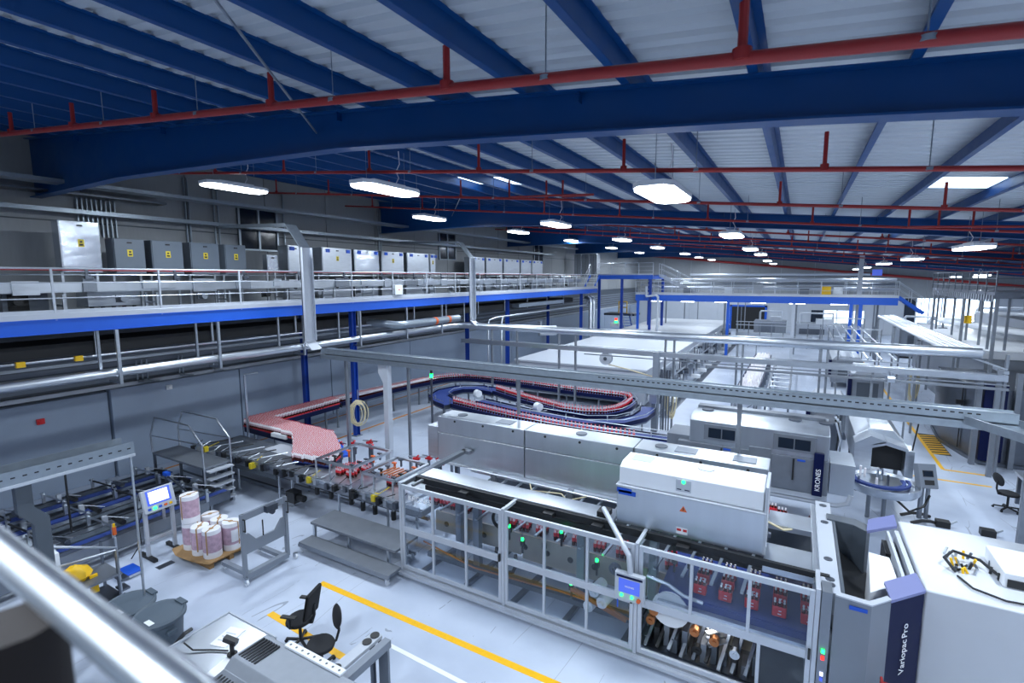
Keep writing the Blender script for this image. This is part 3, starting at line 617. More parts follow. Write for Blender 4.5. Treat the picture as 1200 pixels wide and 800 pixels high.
# right open trays
part('tray_frame', MB().box(-.25, .45, 1.85, .5, 1.25, 1.95).box(-.25, 2.0, 1.85, .5, 2.6, 1.95).box(.42, .3, 1.8, .55, 3.2, 1.98).box(-.25, 1.25, 1.4, .45, 2.0, 1.44), 'steel_x', pm_, .008)
part('end_beam', MB().box(.5, .05, 1.7, .74, 3.3, 2.02), 'lgrey_paint', pm_, .01)
for yy in (.25, .4, 1.0, 2.35, 3.1): part('bolt_cap', MB().cyl((.62, yy, 2.02), (.62, yy, 2.03), .06, n=14), 'steel_dark', pm_)
part('tray_cable', MB().tube([(-.25, 2.0, 1.97), (0, 1.95, 1.9), (.2, 2.05, 1.93)], .02, 6), 'hose', pm_)
# signal column on the end post
for z, m_ in ((1.2, 'led_green'), (1.1, 'led_red'), (.86, 'screen_pale'), (.78, 'screen_blue')): part('signal_light', MB().box(.55, -.07, z-.03, .59, -.05, z+.02), m_, pm_)

t = thing('tunnel_housing', 'long brushed stainless tunnel housing above the packing machine', 'machine housing', (-4.15, 10.2, 1.58))
part('housing_panel', MB().box(-3.85, 0, 0, -1.3, .68, .74), 'steel_x', t, .012); part('housing_panel', MB().box(-1.28, 0, 0, 1.3, .68, .74), 'steel_x', t, .012); part('housing_panel', MB().box(1.32, 0, 0, 3.85, .68, .74), 'steel_x', t, .012)
part('lid', MB().box(-3.85, 0, .75, -1.3, .68, 1.18), 'steel_x', t, .015); part('lid', MB().box(-1.28, 0, .75, 1.3, .68, 1.18), 'steel_x', t, .015); part('lid', MB().box(1.32, 0, .75, 3.85, .68, 1.18), 'steel_x', t, .015)
part('end_box', MB().box(-4.2, .02, .04, -3.87, .6, .88), 'steel', t, .012)
part('support_rail', MB().box(-3.9, -.04, -.06, 3.85, .7, -.01), 'alu', t)
for x in (-3.5, -1.6, 1, 3.5): part('support_leg', MB().box(x-.05, .3, -1.56, x+.05, .4, -.06), 'steel_dark', t)
for x in (-3.3, 0, 1.8): part('fan_cover', MB().cyl((x, .36, 1.18), (x, .36, 1.2), .13, n=18), 'steel_dark', t)
for x in (-2.2, 2.1, 3.2): part('grille', MB().box(x, .18, 1.18, x+.42, .52, 1.192), 'grey_paint', t)
for k in range(9): part('knob', MB().cyl((-3.3+k*.85, -.015, 1.1), (-3.3+k*.85, 0, 1.1), .03, n=8), 'black', t)

t = thing('electrical_cabinet', 'white and stainless control cabinet standing on top of the packing machine', 'cabinet', (-2.57, 8.25, 2.05))
part('body', MB().box(0, 0, 0, 2.31, .68, .66), 'steel_x', t, .012)
part('ledge', MB().box(-.02, -.02, .66, 2.33, .7, .69), 'lgrey_paint', t, .006)
part('upper_body', MB().prism([(.05, .69), (.7, .69), (.7, 1.06), (.22, 1.06), (.05, 1.0)], 0.02, 2.29, 'x'), 'white_paint', t, .02)
part('end_plate', MB().box(2.3, .0, .02, 2.345, .72, 1.1), 'lgrey_paint', t, .005)
part('control_plate', MB().box(.98, .035, .76, 1.22, .055, .96), 'lgrey_paint', t); part('status_light', MB().cyl((1.1, .03, .93), (1.1, .05, .93), .03, n=10), 'led_green', t)
part('control_mark', MB().box(1.0, .03, .79, 1.07, .036, .805).box(1.12, .03, .79, 1.2, .036, .805), 'panel_blue', t)
part('warning_sign', MB().prism([(1.06, .44), (1.18, .44), (1.12, .54)], -.006, -.001, 'y'), 'orange', t); part('warning_mark', MB().box(1.112, -.009, .46, 1.128, -.006, .51), 'black', t)
part('name_plate', MB().box(.03, -.006, .52, .33, -.001, .6), 'bright_blue', t); part('name_plate', MB().box(.0, -.006, .56, .26, -.001, .64), 'bright_blue', t)
part('sticker', MB().box(1.02, -.006, .05, 1.2, -.001, .16), 'paper', t); part('sticker_mark', MB().box(1.03, -.009, .1, 1.1, -.006, .14).box(1.13, -.009, .1, 1.19, -.006, .14), 'red', t)
part('fan_cover', MB().cyl((1.38, .48, 1.06), (1.38, .48, 1.075), .14, n=20), 'lgrey_paint', t); part('top_label', MB().box(.15, .3, 1.061, .5, .6, 1.068), 'lgrey_paint', t)
# operator panel on swing arm
t = thing('control_terminal', 'blue screen operator panel hanging from a bent silver arm before the glass doors', 'control panel', (-2.1, 7.5, 1.15))
part('arm', MB().tube([(-.72, .85, 1.0), (-.7, .75, 1.08), (-.2, .2, .85), (-.04, .08, .72), (0, .06, .42)], .045, 10), 'alu', t)
part('arm_base', MB().box(-.82, .72, .85, -.62, .98, 1.02), 'black', t)
part('case', MB().box(-.24, 0, -.02, .24, .1, .44), 'lgrey_paint', t, .012)
part('screen', MB().box(-.17, -.006, .12, .17, 0, .35), 'screen_blue', t); text('screen_text', 'KRONES', .04, 'paper', t, frame3((-.07, -.008, .22), (1, 0, 0), (0, 0, 1)))
part('header', MB().box(-.21, -.006, .37, .21, 0, .405), 'panel_blue', t)
for x in (-.12, .05): part('push_button', MB().cyl((x, -.02, .07), (x, 0, .07), .022, n=10), 'led_green', t)
part('stop_button', MB().cyl((.16, -.04, .05), (.16, 0, .05), .032, n=12), 'orange', t); part('key_tag', MB().box(-.19, -.015, -.16, -.17, -.005, -.02), 'bright_blue', t)

# ================================================================== END HOUSING OF THE LINE
t = thing('discharge_housing', 'grey and white end housing with a dark blue corner panel on the packing line', 'machine housing', (0, 0, 0))
ZT = 2.05
part('grey_shell', MB().prism([(.66, 7.66), (1.06, 7.62), (1.3, 7.9), (1.27, 7.93), (1.05, 7.66), (.69, 7.7)], 0, ZT), 'grey_paint', t)
part('inner_floor', MB().prism([(.76, 7.75), (1.02, 7.73), (1.66, 8.46), (1.66, 10.3), (.76, 10.1)], .9, .95), 'dgrey_paint', t)
part('inner_side', MB().box(.74, 7.75, .95, .78, 10.4, ZT-.02), 'dgrey_paint', t); part('inner_chute', MB().prism([(.78, .95), (1.3, 1.2), (1.3, 1.24), (.78, 1.6)], 8.3, 10.1, 'y'), 'black', t)
part('shell_rim', MB().prism([(.66, 7.64), (1.06, 7.6), (1.3, 7.88), (1.26, 7.95), (1.04, 7.7), (.7, 7.73)], ZT, ZT+.02), 'lgrey_paint', t)
part('rear_shell', MB().prism([(.66, 10.18), (1.05, 10.12), (1.22, 9.95), (1.3, 10.2), (1.1, 10.4), (.66, 10.42)], 0, ZT), 'dgrey_paint', t, .01)
part('blue_panel', MB().prism([(1.3, 7.9), (1.73, 8.38), (1.7, 8.42), (1.27, 7.94)], 0, ZT), 'panel_blue', t)
part('sloped_cap', MB().add([(1.3, 7.89, ZT), (1.74, 8.38, ZT), (1.66, 8.6, ZT+.12), (1.24, 8.12, ZT+.12), (1.3, 7.89, ZT-.04), (1.74, 8.38, ZT-.04), (1.66, 8.6, ZT+.08), (1.24, 8.12, ZT+.08)],
     [(0, 1, 2, 3), (7, 6, 5, 4), (0, 4, 5, 1), (1, 5, 6, 2), (2, 6, 7, 3), (3, 7, 4, 0)]), 'panel_lilac', t)
part('sloped_cap', MB().add([(1.22, 9.98, ZT), (1.7, 10.45, ZT), (1.68, 10.68, ZT+.1), (1.26, 10.24, ZT+.1), (1.22, 9.98, ZT-.05), (1.7, 10.45, ZT-.05), (1.68, 10.68, ZT+.06), (1.26, 10.24, ZT+.06)],
     [(0, 1, 2, 3), (7, 6, 5, 4), (0, 4, 5, 1), (1, 5, 6, 2), (2, 6, 7, 3), (3, 7, 4, 0)]), 'panel_lilac', t)
part('white_body', MB().box(1.74, 8.4, 0, 5.2, 10.7, ZT), 'housing_white', t, .03)
part('inner_cover', MB().prism([(1.08, 8.0), (1.46, 8.42), (1.44, 9.2), (1.18, 9.24)], 1.1, ZT-.02), 'white_paint', t, .01)
part('slot_rail', MB().box(1.52, 8.5, 1.6, 1.56, 10.2, ZT-.02).box(1.64, 8.5, 1.7, 1.7, 10.3, ZT-.03), 'lgrey_paint', t)
part('valve_cluster', MB().box(1.45, 9.6, 1.5, 1.62, 10.1, 1.9), 'black', t)
for w_, z_ in (('Variopac', .9), ('Pro', 1.44)): text('lettering', w_, .145, 'paper', t, frame3((1.545, 8.148, z_), (0, 0, 1), (-.43/.6445, -.48/.6445, 0), None))
part('blue_label', MB().box(.82, 7.615, 1.93, 1.02, 7.635, 1.98), 'bright_blue', t)
t2 = t
part('roof_box', MB().box(2.68, 9.0, ZT, 3.6, 9.83, ZT+.22), 'white_paint', t2, .02); part('roof_box_grille', MB().box(2.72, 8.985, ZT+.02, 3.5, 9.0, ZT+.13), 'black', t2)
for k in range(26):
    x = 2.15+random.random()*.55; yy = 9.15+random.random()*.6; h = .04+random.random()*.09
    part('pneumatic_fitting', MB().cyl((x, yy, ZT), (x+random.uniform(-.05, .05), yy+random.uniform(-.05, .05), ZT+h), .018, n=6), ('black', 'yellow', 'steel_dark', 'steel')[k % 4], t2)
part('air_hose', MB().tube([(2.2, 9.1, ZT+.03), (2.1, 9.3, ZT+.12), (2.25, 9.55, ZT+.14), (2.55, 9.5, ZT+.1), (2.7, 9.2, ZT+.05)], .022, 6).tube([(2.2, 9.0, ZT+.02), (2.3, 8.7, ZT+.03), (2.6, 8.55, ZT+.03), (3.0, 8.6, ZT+.03)], .015, 6), 'rubber', t2)

# ================================================================== BOTTLES AND PACKS
def bottle_mesh(n=8):
    return MB().use('cola').lathe([(.03, 0), (.034, .03), (.031, .09)], n=n).use('label_red').lathe([(.0335, .09), (.0335, .16)], n=n).use('bottle_body').lathe([(.033, .16), (.026, .2), (.013, .23)], n=n).use('label_red').lathe([(.016, .23), (.016, .255)], n=n)
bm = bottle_mesh().mesh('bottle')
bm2 = MB().use('cola').lathe([(.031, 0), (.033, .1)], n=8).use('cap_white').lathe([(.034, .1), (.034, .16), (.014, .225)], n=8).use('label_red').lathe([(.014, .225), (.014, .25)], n=8).mesh('bottle')
def bottle_lite(mb, x, yy, z, n=5):
    mb.use('cola').lathe([(.031, 0), (.033, .1)], (x, yy, z), n); mb.use('bottle_body').lathe([(.034, .1), (.034, .16)], (x, yy, z), n); mb.use('cap_white').lathe([(.034, .16), (.014, .225)], (x, yy, z), n); mb.use('label_red').lathe([(.013, .225), (.013, .25)], (x, yy, z), n)
def inpoly(x, yy, P):
    c = False
    for (x0, y0), (x1, y1) in zip(P, P[1:]+P[:1]):
        if (y0 > yy) != (y1 > yy) and x < (x1-x0)*(yy-y0)/(y1-y0)+x0: c = not c
    return c
BZ = 1.0
TABLE = [(-16.95, 10.55), (-14.2, 10.45), (-13.35, 9.85), (-12.45, 9.12), (-11.15, 9.35), (-11.5, 10.1), (-13.1, 11.2), (-14.8, 11.3), (-16.45, 11.4), (-16.5, 14.5), (-17.1, 14.6), (-17.2, 11)]
pts = []
yy = 9.0; row = 0
while yy < 14.6:
    x = -17.3+(row % 2)*.037
    while x < -11:
        if inpoly(x, yy, TABLE): pts.append((x+random.uniform(-.004, .004), yy+random.uniform(-.004, .004)))
        x += .074
    yy += .064; row += 1
yy = 14.6
while yy < 19.8:
    for k in range(4): pts.append((-17.0+k*.09+(yy-14.6)*.13, yy+k*.02))
    yy += .075
pts.sort(key=lambda p: p[0]**2+p[1]**2)
lane_out = [(-16.1, 19.85), (-15.95, 20.5), (-15.6, 21.15), (-15.05, 21.6), (-14.2, 21.78), (-12.8, 21.76), (-11.5, 21.68), (-8.6, 21.38), (-6.6, 21.36), (-6.1, 21.12), (-5.87, 20.6), (-5.84, 19.6), (-5.95, 18.9), (-6.3, 18.3), (-6.95, 17.98), (-7.86, 18.0), (-10.3, 18.95), (-12.0, 19.75)]
lane_in = [(-12.3, 16.8), (-10.9, 16.46), (-9.1, 16.08), (-7.2, 15.85), (-5.6, 15.8), (-4.4, 15.85)]
def along(P, step):
    out = []; P = [Vector((a, b, 0)) for a, b in P]; carry = 0
    for a, b in zip(P, P[1:]):
        L = (b-a).length; s = carry
        while s < L: out.append((a+(b-a)*(s/L))[:2]); s += step
        carry = s-L
    return out
lane1 = along(lane_out, .125); lane2 = along(lane_in, .145)
singles = [(p, 0) for p in pts[:80]]+[(p, 1) for p in lane1[:185]]+[(p, 2) for p in lane2[:57]]
LB = ('red capped bottle packed upright on the infeed table', 'red labelled bottle standing in single file on the loop conveyor', 'red labelled bottle in the single file behind the stainless tunnel')
for (p, k) in singles:
    o = put('bottle', bm if k else bm2, None, (p[0], p[1], BZ+.1)); o.scale = (1.25, 1.25, 1.2) if k else (1, 1, 1); tag(o, LB[k], 'bottle', ('bottles on the infeed table', 'bottles on the loop conveyor', 'bottles in the file behind the tunnel')[k])
mb = MB()
for p in pts[80:]+lane1[185:]+lane2[57:]: bottle_lite(mb, p[0], p[1], BZ+.1)
solo('bottle_mass', mb, None, 'dense mass of red capped bottles crowding the wide bottle conveyor', 'bottles', (0, 0, 0), kind='stuff')
# shrink packs
packm = MB().box(-.1, -.07, 0, .1, .07, .17).mesh('film', 'label_red'); neckm = None
nb = MB()
for a in (-.065, 0, .065):
    for b in (-.035, .035): nb.use('cola').lathe([(.03, .17), (.014, .22)], (a, b, 0), 8).use('cap_white').lathe([(.015, .22), (.015, .245)], (a, b, 0), 8)
neckm = nb.mesh('bottle_necks')
mark = MB().box(-.02, -.073, .05, .03, -.07, .065).box(-.01, -.073, .1, .03, -.07, .115).mesh('print', 'paper')
def pack(loc, label, group, rz=0):
    t = thing('bottle_pack', label, 'bottle pack', loc, rz, group); put('film', packm, t, bevel=.02); put('bottle_necks', neckm, t); put('print', mark, t); return t
for k in range(5):
    for j in range(3): pack((-1.14+k*.385, 8.3+j*.34, 1.14), 'red film wrapped bottle pack on the blue belt behind glass', 'packs on the blue belt')
cb = MB()
for a in (-.07, 0, .07):
    for b in (-.09, 0, .09): cb.use('cola').lathe([(.03, 0), (.031, .08)], (a, b, 0), 7).use('label_red').lathe([(.032, .08), (.032, .15)], (a, b, 0), 7).use('bottle_body').lathe([(.03, .15), (.013, .21)], (a, b, 0), 7).use('label_red').lathe([(.015, .21), (.015, .235)], (a, b, 0), 7)
clm = cb.mesh('bottle_cluster')
for (x, yy) in ((-7.2, 9.05), (-6.9, 9.05), (-6.6, 9.05), (-6.3, 9.05), (-5.95, 9.05), (-5.07, 8.95), (-4.75, 8.95), (-4.35, 8.95), (-3.95, 8.95), (-3.55, 8.95), (-3.1, 8.95), (-2.65, 8.95), (-1.75, 9.0)):
    o = put('bottle_cluster', clm, None, (x, yy, 1.04), (0, 0, .15)); o.scale = (1.1, 1.1, 1.1); tag(o, 'dark red bottle cluster on the slide table behind the first glass doors', 'bottle cluster', 'bottle clusters on the slide table')
for (x, yy) in ((-.05, 12.2), (.55, 12.15), (-.25, 12.35)): pack((x, yy, 1.0), 'red bottle pack on the narrow rear belt beside the stainless trays', 'packs on the rear belt')
for (x, yy) in ((.85, 7.95), (1.08, 7.95)): pack((x, yy, .95), 'red bottle pack inside the grey end housing', 'packs in the end housing', .2)

# ================================================================== BOTTLE CONVEYORS
def strip(P, w0, z0, z1):
    """ribbon along a 2-D polyline"""
    mb = MB(); V = [Vector((a, b, 0)) for a, b in P]; L = []; R = []
    for i, p in enumerate(V):
        d = (V[min(i+1, len(V)-1)]-V[max(i-1, 0)]).normalized(); nn = Vector((-d.y, d.x, 0))
        L.append(p+nn*w0/2); R.append(p-nn*w0/2)
    vs = [(q.x, q.y, z) for q in L for z in (z0, z1)]+[(q.x, q.y, z) for q in R for z in (z0, z1)]; n = len(V); fs = []
    for i in range(n-1):
        a, b = 2*i, 2*i+2; c, d = 2*n+a, 2*n+b
        fs += [(a+1, b+1, d+1, c+1), (a, c, d, b), (a, a+1, b+1+0, b) if 0 else (b, b+1, a+1, a), (c, c+1, d+1, d)]
    fs += [(0, 1, 2*n+1, 2*n), (2*n-2, 4*n-2, 4*n-1, 2*n-1)]
    return mb.add(vs, fs)
def offset(P, o):
    V = [Vector((a, b, 0)) for a, b in P]; out = []
    for i, p in enumerate(V):
        d = (V[min(i+1, len(V)-1)]-V[max(i-1, 0)]).normalized(); out.append((p+Vector((-d.y, d.x, 0))*o)[:2])
    return out
def conveyor(name, label, P, wd, z, belt='belt_blue', guide=True, legs=1.6, skip=()):
    o = Vector((P[0][0], P[0][1], 0)); Q = [(a-o.x, b-o.y) for a, b in P]
    t = thing(name, label, 'conveyor', o)
    part('belt', strip(Q, wd, z-.02, z), belt, t); part('frame', strip(Q, wd+.06, z-.2, z-.025), 'steel_dark', t)
    for s in (-1, 1):
        e = offset(Q, s*(wd/2+.05)); part('side_rail', strip(e, .03, z-.12, z+.04), 'panel_blue' if belt == 'belt_blue' else 'steel', t)
        if guide: part('guide_rail', MB().tube([(a, b, z+.16) for a, b in e], .014, 6), 'steel', t)
    for (x, yy) in along(Q, legs):
        part('leg', MB().box(x-.03, yy-.03, 0, x+.03, yy+.03, z-.2).cyl((x, yy, 0), (x, yy, .03), .06, n=8), 'steel_matt', t)
        part('guide_bracket', MB().box(x-wd/2-.09, yy-.02, z-.1, x-wd/2-.06, yy+.02, z+.18), 'steel', t)
    return t
BT = BZ+.1
t = thing('infeed_table', 'wide bottle infeed table with red edge rails beside the grey wall', 'conveyor', (-14, 10.8, 0))
TP = [(a+14, b-10.8) for a, b in TABLE]
part('table_top', MB().prism(TP, BT-.03, BT-.004), 'belt_blue', t); part('table_frame', MB().prism([(a*.995, b*.99) for a, b in TP], BT-.2, BT-.03), 'panel_blue', t)
for rail in (TABLE[0:4], TABLE[4:10]): part('edge_rail', strip([(a+14, b-10.8) for a, b in rail], .025, BT-.01, BT+.035), 'red', t)
part('cover_plate', MB().box(-1.2, -.42, BT-.06, -.45, -.25, BT+.06), 'white_paint', t)
for (x, yy) in ((-16.7, 10.8), (-15.6, 10.8), (-14.6, 10.9), (-13.4, 10.2), (-12.4, 9.6), (-11.8, 9.9), (-16.8, 12.5), (-16.8, 14)):
    part('leg', MB().box(x+14-.03, yy-10.8-.03, 0, x+14+.03, yy-10.8+.03, BT-.2), 'steel_matt', t)
conveyor('bottle_conveyor', 'straight blue bottle conveyor running along the grey wall', [(-16.8, 14.62), (-16.7, 17), (-16.45, 19), (-16.2, 19.95)], .55, BT)
conveyor('loop_conveyor', 'large looping blue conveyor carrying red bottles past the pillars', lane_out, .34, BT)
conveyor('inner_conveyor', 'empty blue conveyor curve inside the bottle loop', [(-12.05, 19.85), (-13.1, 20.0), (-13.9, 19.5), (-14.1, 18.6), (-13.8, 17.7), (-13.0, 17.1), (-12.4, 16.85)], .8, BT-.02)
conveyor('file_conveyor', 'long narrow blue conveyor behind the stainless tunnel', [(-12.3, 16.8), (-10.9, 16.46), (-9.1, 16.08), (-7.2, 15.85), (-5.6, 15.8), (-3.3, 15.95)], .26, BT)
conveyor('side_conveyor', 'wide empty blue conveyor beside the single bottle file', [(-11.6, 17.3), (-9.5, 16.8), (-7, 16.45), (-3.3, 16.45)], .5, BT-.03)
conveyor('return_conveyor', 'grey conveyor loop with steel rails around the bottle loop', [(-11.8, 18.1), (-9, 17.4), (-6.6, 17.2), (-5.5, 17.8), (-5.05, 18.8), (-5.0, 19.8), (-5.15, 20.5)], .5, BT-.08, 'belt_blue')
t = thing('tie_bars', 'grey transverse tie bars joining the loop conveyors', 'frame', (-9, 18.5, BT-.1))
for k in range(8): part('tie_bar', MB().bar((-3.2+k*.7, -.9+.0*k, 0), (-2.5+k*.6, .3-.06*k, 0), .06, .03), 'alu', t)
for (x, yy) in ((-12.3, 18.5), (-8.9, 17.7)):
    t = thing('drive_unit', 'white round drive unit mounted on the loop conveyor', 'motor', (x, yy, BT), 0, 'drive units on the loop conveyor')
    part('motor', MB().cyl((0, 0, .12), (.22, -.12, .12), .16, n=14), 'white_paint', t); part('mount', MB().box(-.1, -.1, -.05, .1, .1, .05), 'steel', t)
# ---- infeed of the packing machine
t = thing('infeed_conveyor', 'steel infeed conveyor with guide frames and black motors before the packing machine', 'conveyor', (-11, 9.2, 0))
part('bed', MB().box(-3.6, -.62, .84, 3.75, .7, .98), 'steel_matt', t); part('bed_top', MB().box(-.6, -.55, .98, 3.75, .6, 1.0), 'steel_x', t)
part('white_sheet', MB().box(-3.35, .3, .99, -1.9, .95, 1.0), 'lgrey_paint', t)
part('front_rail', MB().box(-3.7, -.66, 1.0, 3.7, -.62, 1.08).tube([(-3.6, -.7, 1.15), (3.6, -.7, 1.15)], .014, 6), 'steel', t)
for x in (-3.4, -1.5, -.95, .9, 2.6, 3.5):
    for yy in (-.5, .6): part('leg', MB().cyl((x, yy, 0), (x, yy, .84), .03, n=8).cyl((x, yy, 0), (x, yy, .03), .06, n=8), 'steel', t)
part('stretcher', MB().box(-1.5, -.03, .3, .9, .03, .36), 'steel_matt', t)
part('dark_bed', MB().box(-5.6, -.6, .8, -3.4, 1.0, .92).box(-3.5, -.6, .7, -1.5, .3, .84), 'dgrey_paint', t)
for k in range(26):
    x = -5.5+k*.34; z_ = 1.0+.04*(k % 3)
    part('adjuster', MB().box(x, -.72-.05*(k % 2), z_-.1, x+.1, -.6, z_+.06).tube([(x+.05, -.7, z_), (x+.05+.12*((k % 3)-1), -.3, z_+.12)], .012, 5), ('black', 'steel', 'steel_dark', 'olive_yellow')[k*5 % 7 % 4], t)
for k in range(9): part('rail_rod', MB().tube([(-5.4+k*.55, -.55, 1.06), (-4.9+k*.55, .3, 1.1)], .02, 5), 'steel' if k % 2 else 'black', t)
for x in (-5.4, -4.6): part('leg', MB().cyl((x, -.5, 0), (x, -.5, .8), .03, n=8), 'steel', t); part('leg', MB().cyl((x, .8, 0), (x, .8, .8), .03, n=8), 'steel', t)
part('low_beam', MB().box(-5.5, -.35, .2, -1.6, -.28, .3).box(-5.5, .5, .1, 3, .6, .2), 'steel_dark', t)
for k in range(6): part('under_motor', MB().cyl((-5+k*.9, .2, .5), (-4.7+k*.9, .2, .5), .09, n=10), ('black', 'steel_dark')[k % 2], t)
for x in (-2.6, -1.9, -1.0, -.3, 1.6, 2.5): part('bracket', MB().box(x-.05, -.75, .92, x+.05, -.62, 1.1).tube([(x, -.7, 1.05), (x+.4, -.55, 1.2)], .012, 5), 'black', t)
for (x0, x1, y0, y1) in ((.0, 1.32, -.4, 1.05), (1.8, 2.85, -.5, .75)):
    fr = part('guide_frame', MB().bar((x0, y0, 1.5), (x1, y0, 1.5), .07, .05).bar((x0, y1, 1.5), (x1, y1, 1.5), .07, .05).bar((x0, y0, 1.5), (x0, y1, 1.5), .09, .05).bar((x1, y0, 1.5), (x1, y1, 1.5), .09, .05), 'steel', t)
    for k in range(5):
        for x in (x0+.18, x1-.2): part('guide_pin', MB().cyl((x, y0+.2+k*.25, 1.3), (x, y0+.2+k*.25, 1.47), .03, n=6).box(x-.06, y0+.15+k*.25, 1.47, x+.06, y0+.22+k*.25, 1.5), ('orange' if k == 3 else 'black' if k % 2 else 'steel_dark'), fr)
    for x in (x0+.02, (x0+x1)/2-.1, x1-.02):
        p_ = part('drive_post', MB().cyl((x, y0-.05, .72), (x, y0-.05, 1.5), .025, n=8), 'steel', t); part('motor', MB().cyl((x, y0-.05, .55), (x, y0-.05, .76), .06, n=10), 'black', p_)
for k in range(5): part('orange_guide', MB().bar((2.0+k*.13, -.1, 1.4), (2.06+k*.13, .4, 1.4), .04, .03), 'orange_dull', t)
part('motor_block', MB().box(-.9, -.75, .25, -.55, -.5, .55).cyl((-.55, -.62, .4), (-.3, -.62, .4), .09), 'black', t)
for (x, yy) in ((-10.6, 9.5), (-10.45, 9.7), (-10.3, 9.45), (-10.1, 9.7), (-8.9, 9.4), (-8.7, 9.6), (-10.6, 9.25), (-10.2, 9.25)): tag(put('bottle_cluster', clm, None, (x, yy, 1.0), (0, 0, random.uniform(-.3, .3))), 'red and white bottle cluster between the steel guide frames of the infeed', 'bottle cluster', 'bottle clusters under the guide frames')
for (x, yy) in ((-12.6, 11.0), (-12.3, 11.3), (-11.9, 11.6), (-11.2, 11.7), (-9.6, 11.2), (-9.3, 11.4), (-9.0, 11.5), (-8.7, 11.2), (-8.5, 11.45), (-11.5, 11.3)): 
    t = thing('divider_unit', 'red tipped divider unit behind the infeed guide frames', 'machine part', (x, yy, 0), random.uniform(-.5, .5), 'red divider units')
    part('stand', MB().box(-.03, -.03, 0, .03, .03, .95), 'steel_dark', t); part('head', MB().box(-.1, -.05, .97, .1, .05, 1.03).cyl((0, 0, 1.03), (.07, 0, 1.1), .03, n=8), 'red', t); part('arm', MB().tube([(-.3, .1, 1.02), (.35, -.1, 1.1)], .02, 6), 'steel', t)
solo('blue_rail_guide', MB().bar((-13.1, 11.2, 1.0), (-11.6, 10.3, 1.0), .25, .06), 'bright_blue', 'blue guide plate at the edge of the bottle infeed table', 'guide plate')
# ---- overhead main tray on posts
t = thing('overhead_cable_tray', 'long perforated overhead cable tray crossing above the packing line', 'cable tray', (-13.6, 11.4, 3.98))
part('tray_side', MB().box(0, -.14, -.12, 16.9, -.13, .05).box(0, -.15, .04, 16.9, -.11, .05), 'galv', t); part('tray_side', MB().box(0, .13, -.12, 16.9, .14, .05), 'galv', t); part('tray_bed', MB().box(0, -.13, -.12, 16.9, .13, -.11), 'galv', t)
part('tray_lid', MB().box(0, -.1, .0, 16.9, .13, .02), 'galv', t)
part('lower_channel', MB().box(0, -.16, -.28, 17, -.06, -.15).box(0, -.17, -.19, 17, -.16, -.15), 'galv', t); part('lower_channel', MB().box(0, .02, -.26, 17, .12, -.14), 'galv', t)
part('tray_branch', MB().bar((16.2, -.2, -.12), (17.4, -2.4, -.12), .03, .14).bar((16.9, -.1, -.12), (18.0, -2.2, -.12), .03, .14).bar((16.55, -.2, -.17), (17.7, -2.3, -.17), .6, .01), 'galv', t)
sm = MB().box(-.03, -.143, -.055, .03, -.139, -.03).mesh('slot', 'dark_void')
for k in range(60): put('slot', sm, t, (9.6+k*.115, 0, .03))
for (x, z0, w_, of) in ((1.0, .0, .045, 0), (2.75, 0, .09, 1), (3.6, .0, .035, 0), (7.35, 2.75, .035, 0), (12.65, 0, .045, 0), (18.1, 0, .06, 0)):
    if x > 17: continue
    p_ = part('post', MB().box(x-w_, -w_, z0-3.98, x+w_, w_, -.3), 'alu' if of else 'steel_matt', t)
    if of: part('offset_bracket', MB().prism([(x-.09, -.3), (x-.28, -.3), (x-.28, -.55), (x-.09, -.85)], -.09, .09, 'y'), 'alu', p_)
solo('tall_post', MB().box(-.03, -.03, 0, .03, .03, 3.0).tube([(0, 0, 3), (0, 0, 3.05), (.3, .3, 3.1)], .03, 6), 'steel', 'thin steel post rising from the bottle table corner', 'post', (-16.4, 10.35, 0))
solo('signal_post', MB().use('steel_dark').box(-.03, -.03, 0, .03, .03, 2.4).use('led_green').cyl((0, 0, 2.4), (0, 0, 2.55), .06, n=10).use('black').cyl((0, 0, 2.55), (0, 0, 2.85), .05, n=10), None, 'dark signal post with a green lamp beside the bottle loop', 'signal lamp', (-12.5, 15.6, 0))
# hose coils
def coil(name, label, loc, r=.32, n=9, hang=False):
    t = thing(name, label, 'hose', loc, .85 if not hang else .2)
    for k in range(n):
        a = [(math.cos(u*math.pi/9)*(r*(.5+.5*((k*5 % n)/n)))*(.5 if hang else .75)+(k*7 % 5)*.02-.05, .012*k+math.sin(u*3)*.01, math.sin(u*math.pi/9)*r*(1.7 if hang else 1.1)*(.7+.3*k/n)) for u in range(19)]
        part('hose_turn', MB().tube(a, .016, 5), 'hose', t)
    part('hook', MB().tube([(0, .06, r*1.15), (0, .1, r*1.9)], .015, 5), 'steel', t)
    return t
coil('hose_coil', 'large beige hose coil hanging on the blue column by the infeed', (-14.9, 14.0, 1.0), .5)
coil('hose_coil', 'bundled beige hose hanging on a post beside the loop conveyor', (-4.3, 20.8, 1.35), .5, 8, True)
coil('hose_coil', 'beige hose hanging near the blue fronted tank', (4.5, 27, 1.7), .45, 7, True)

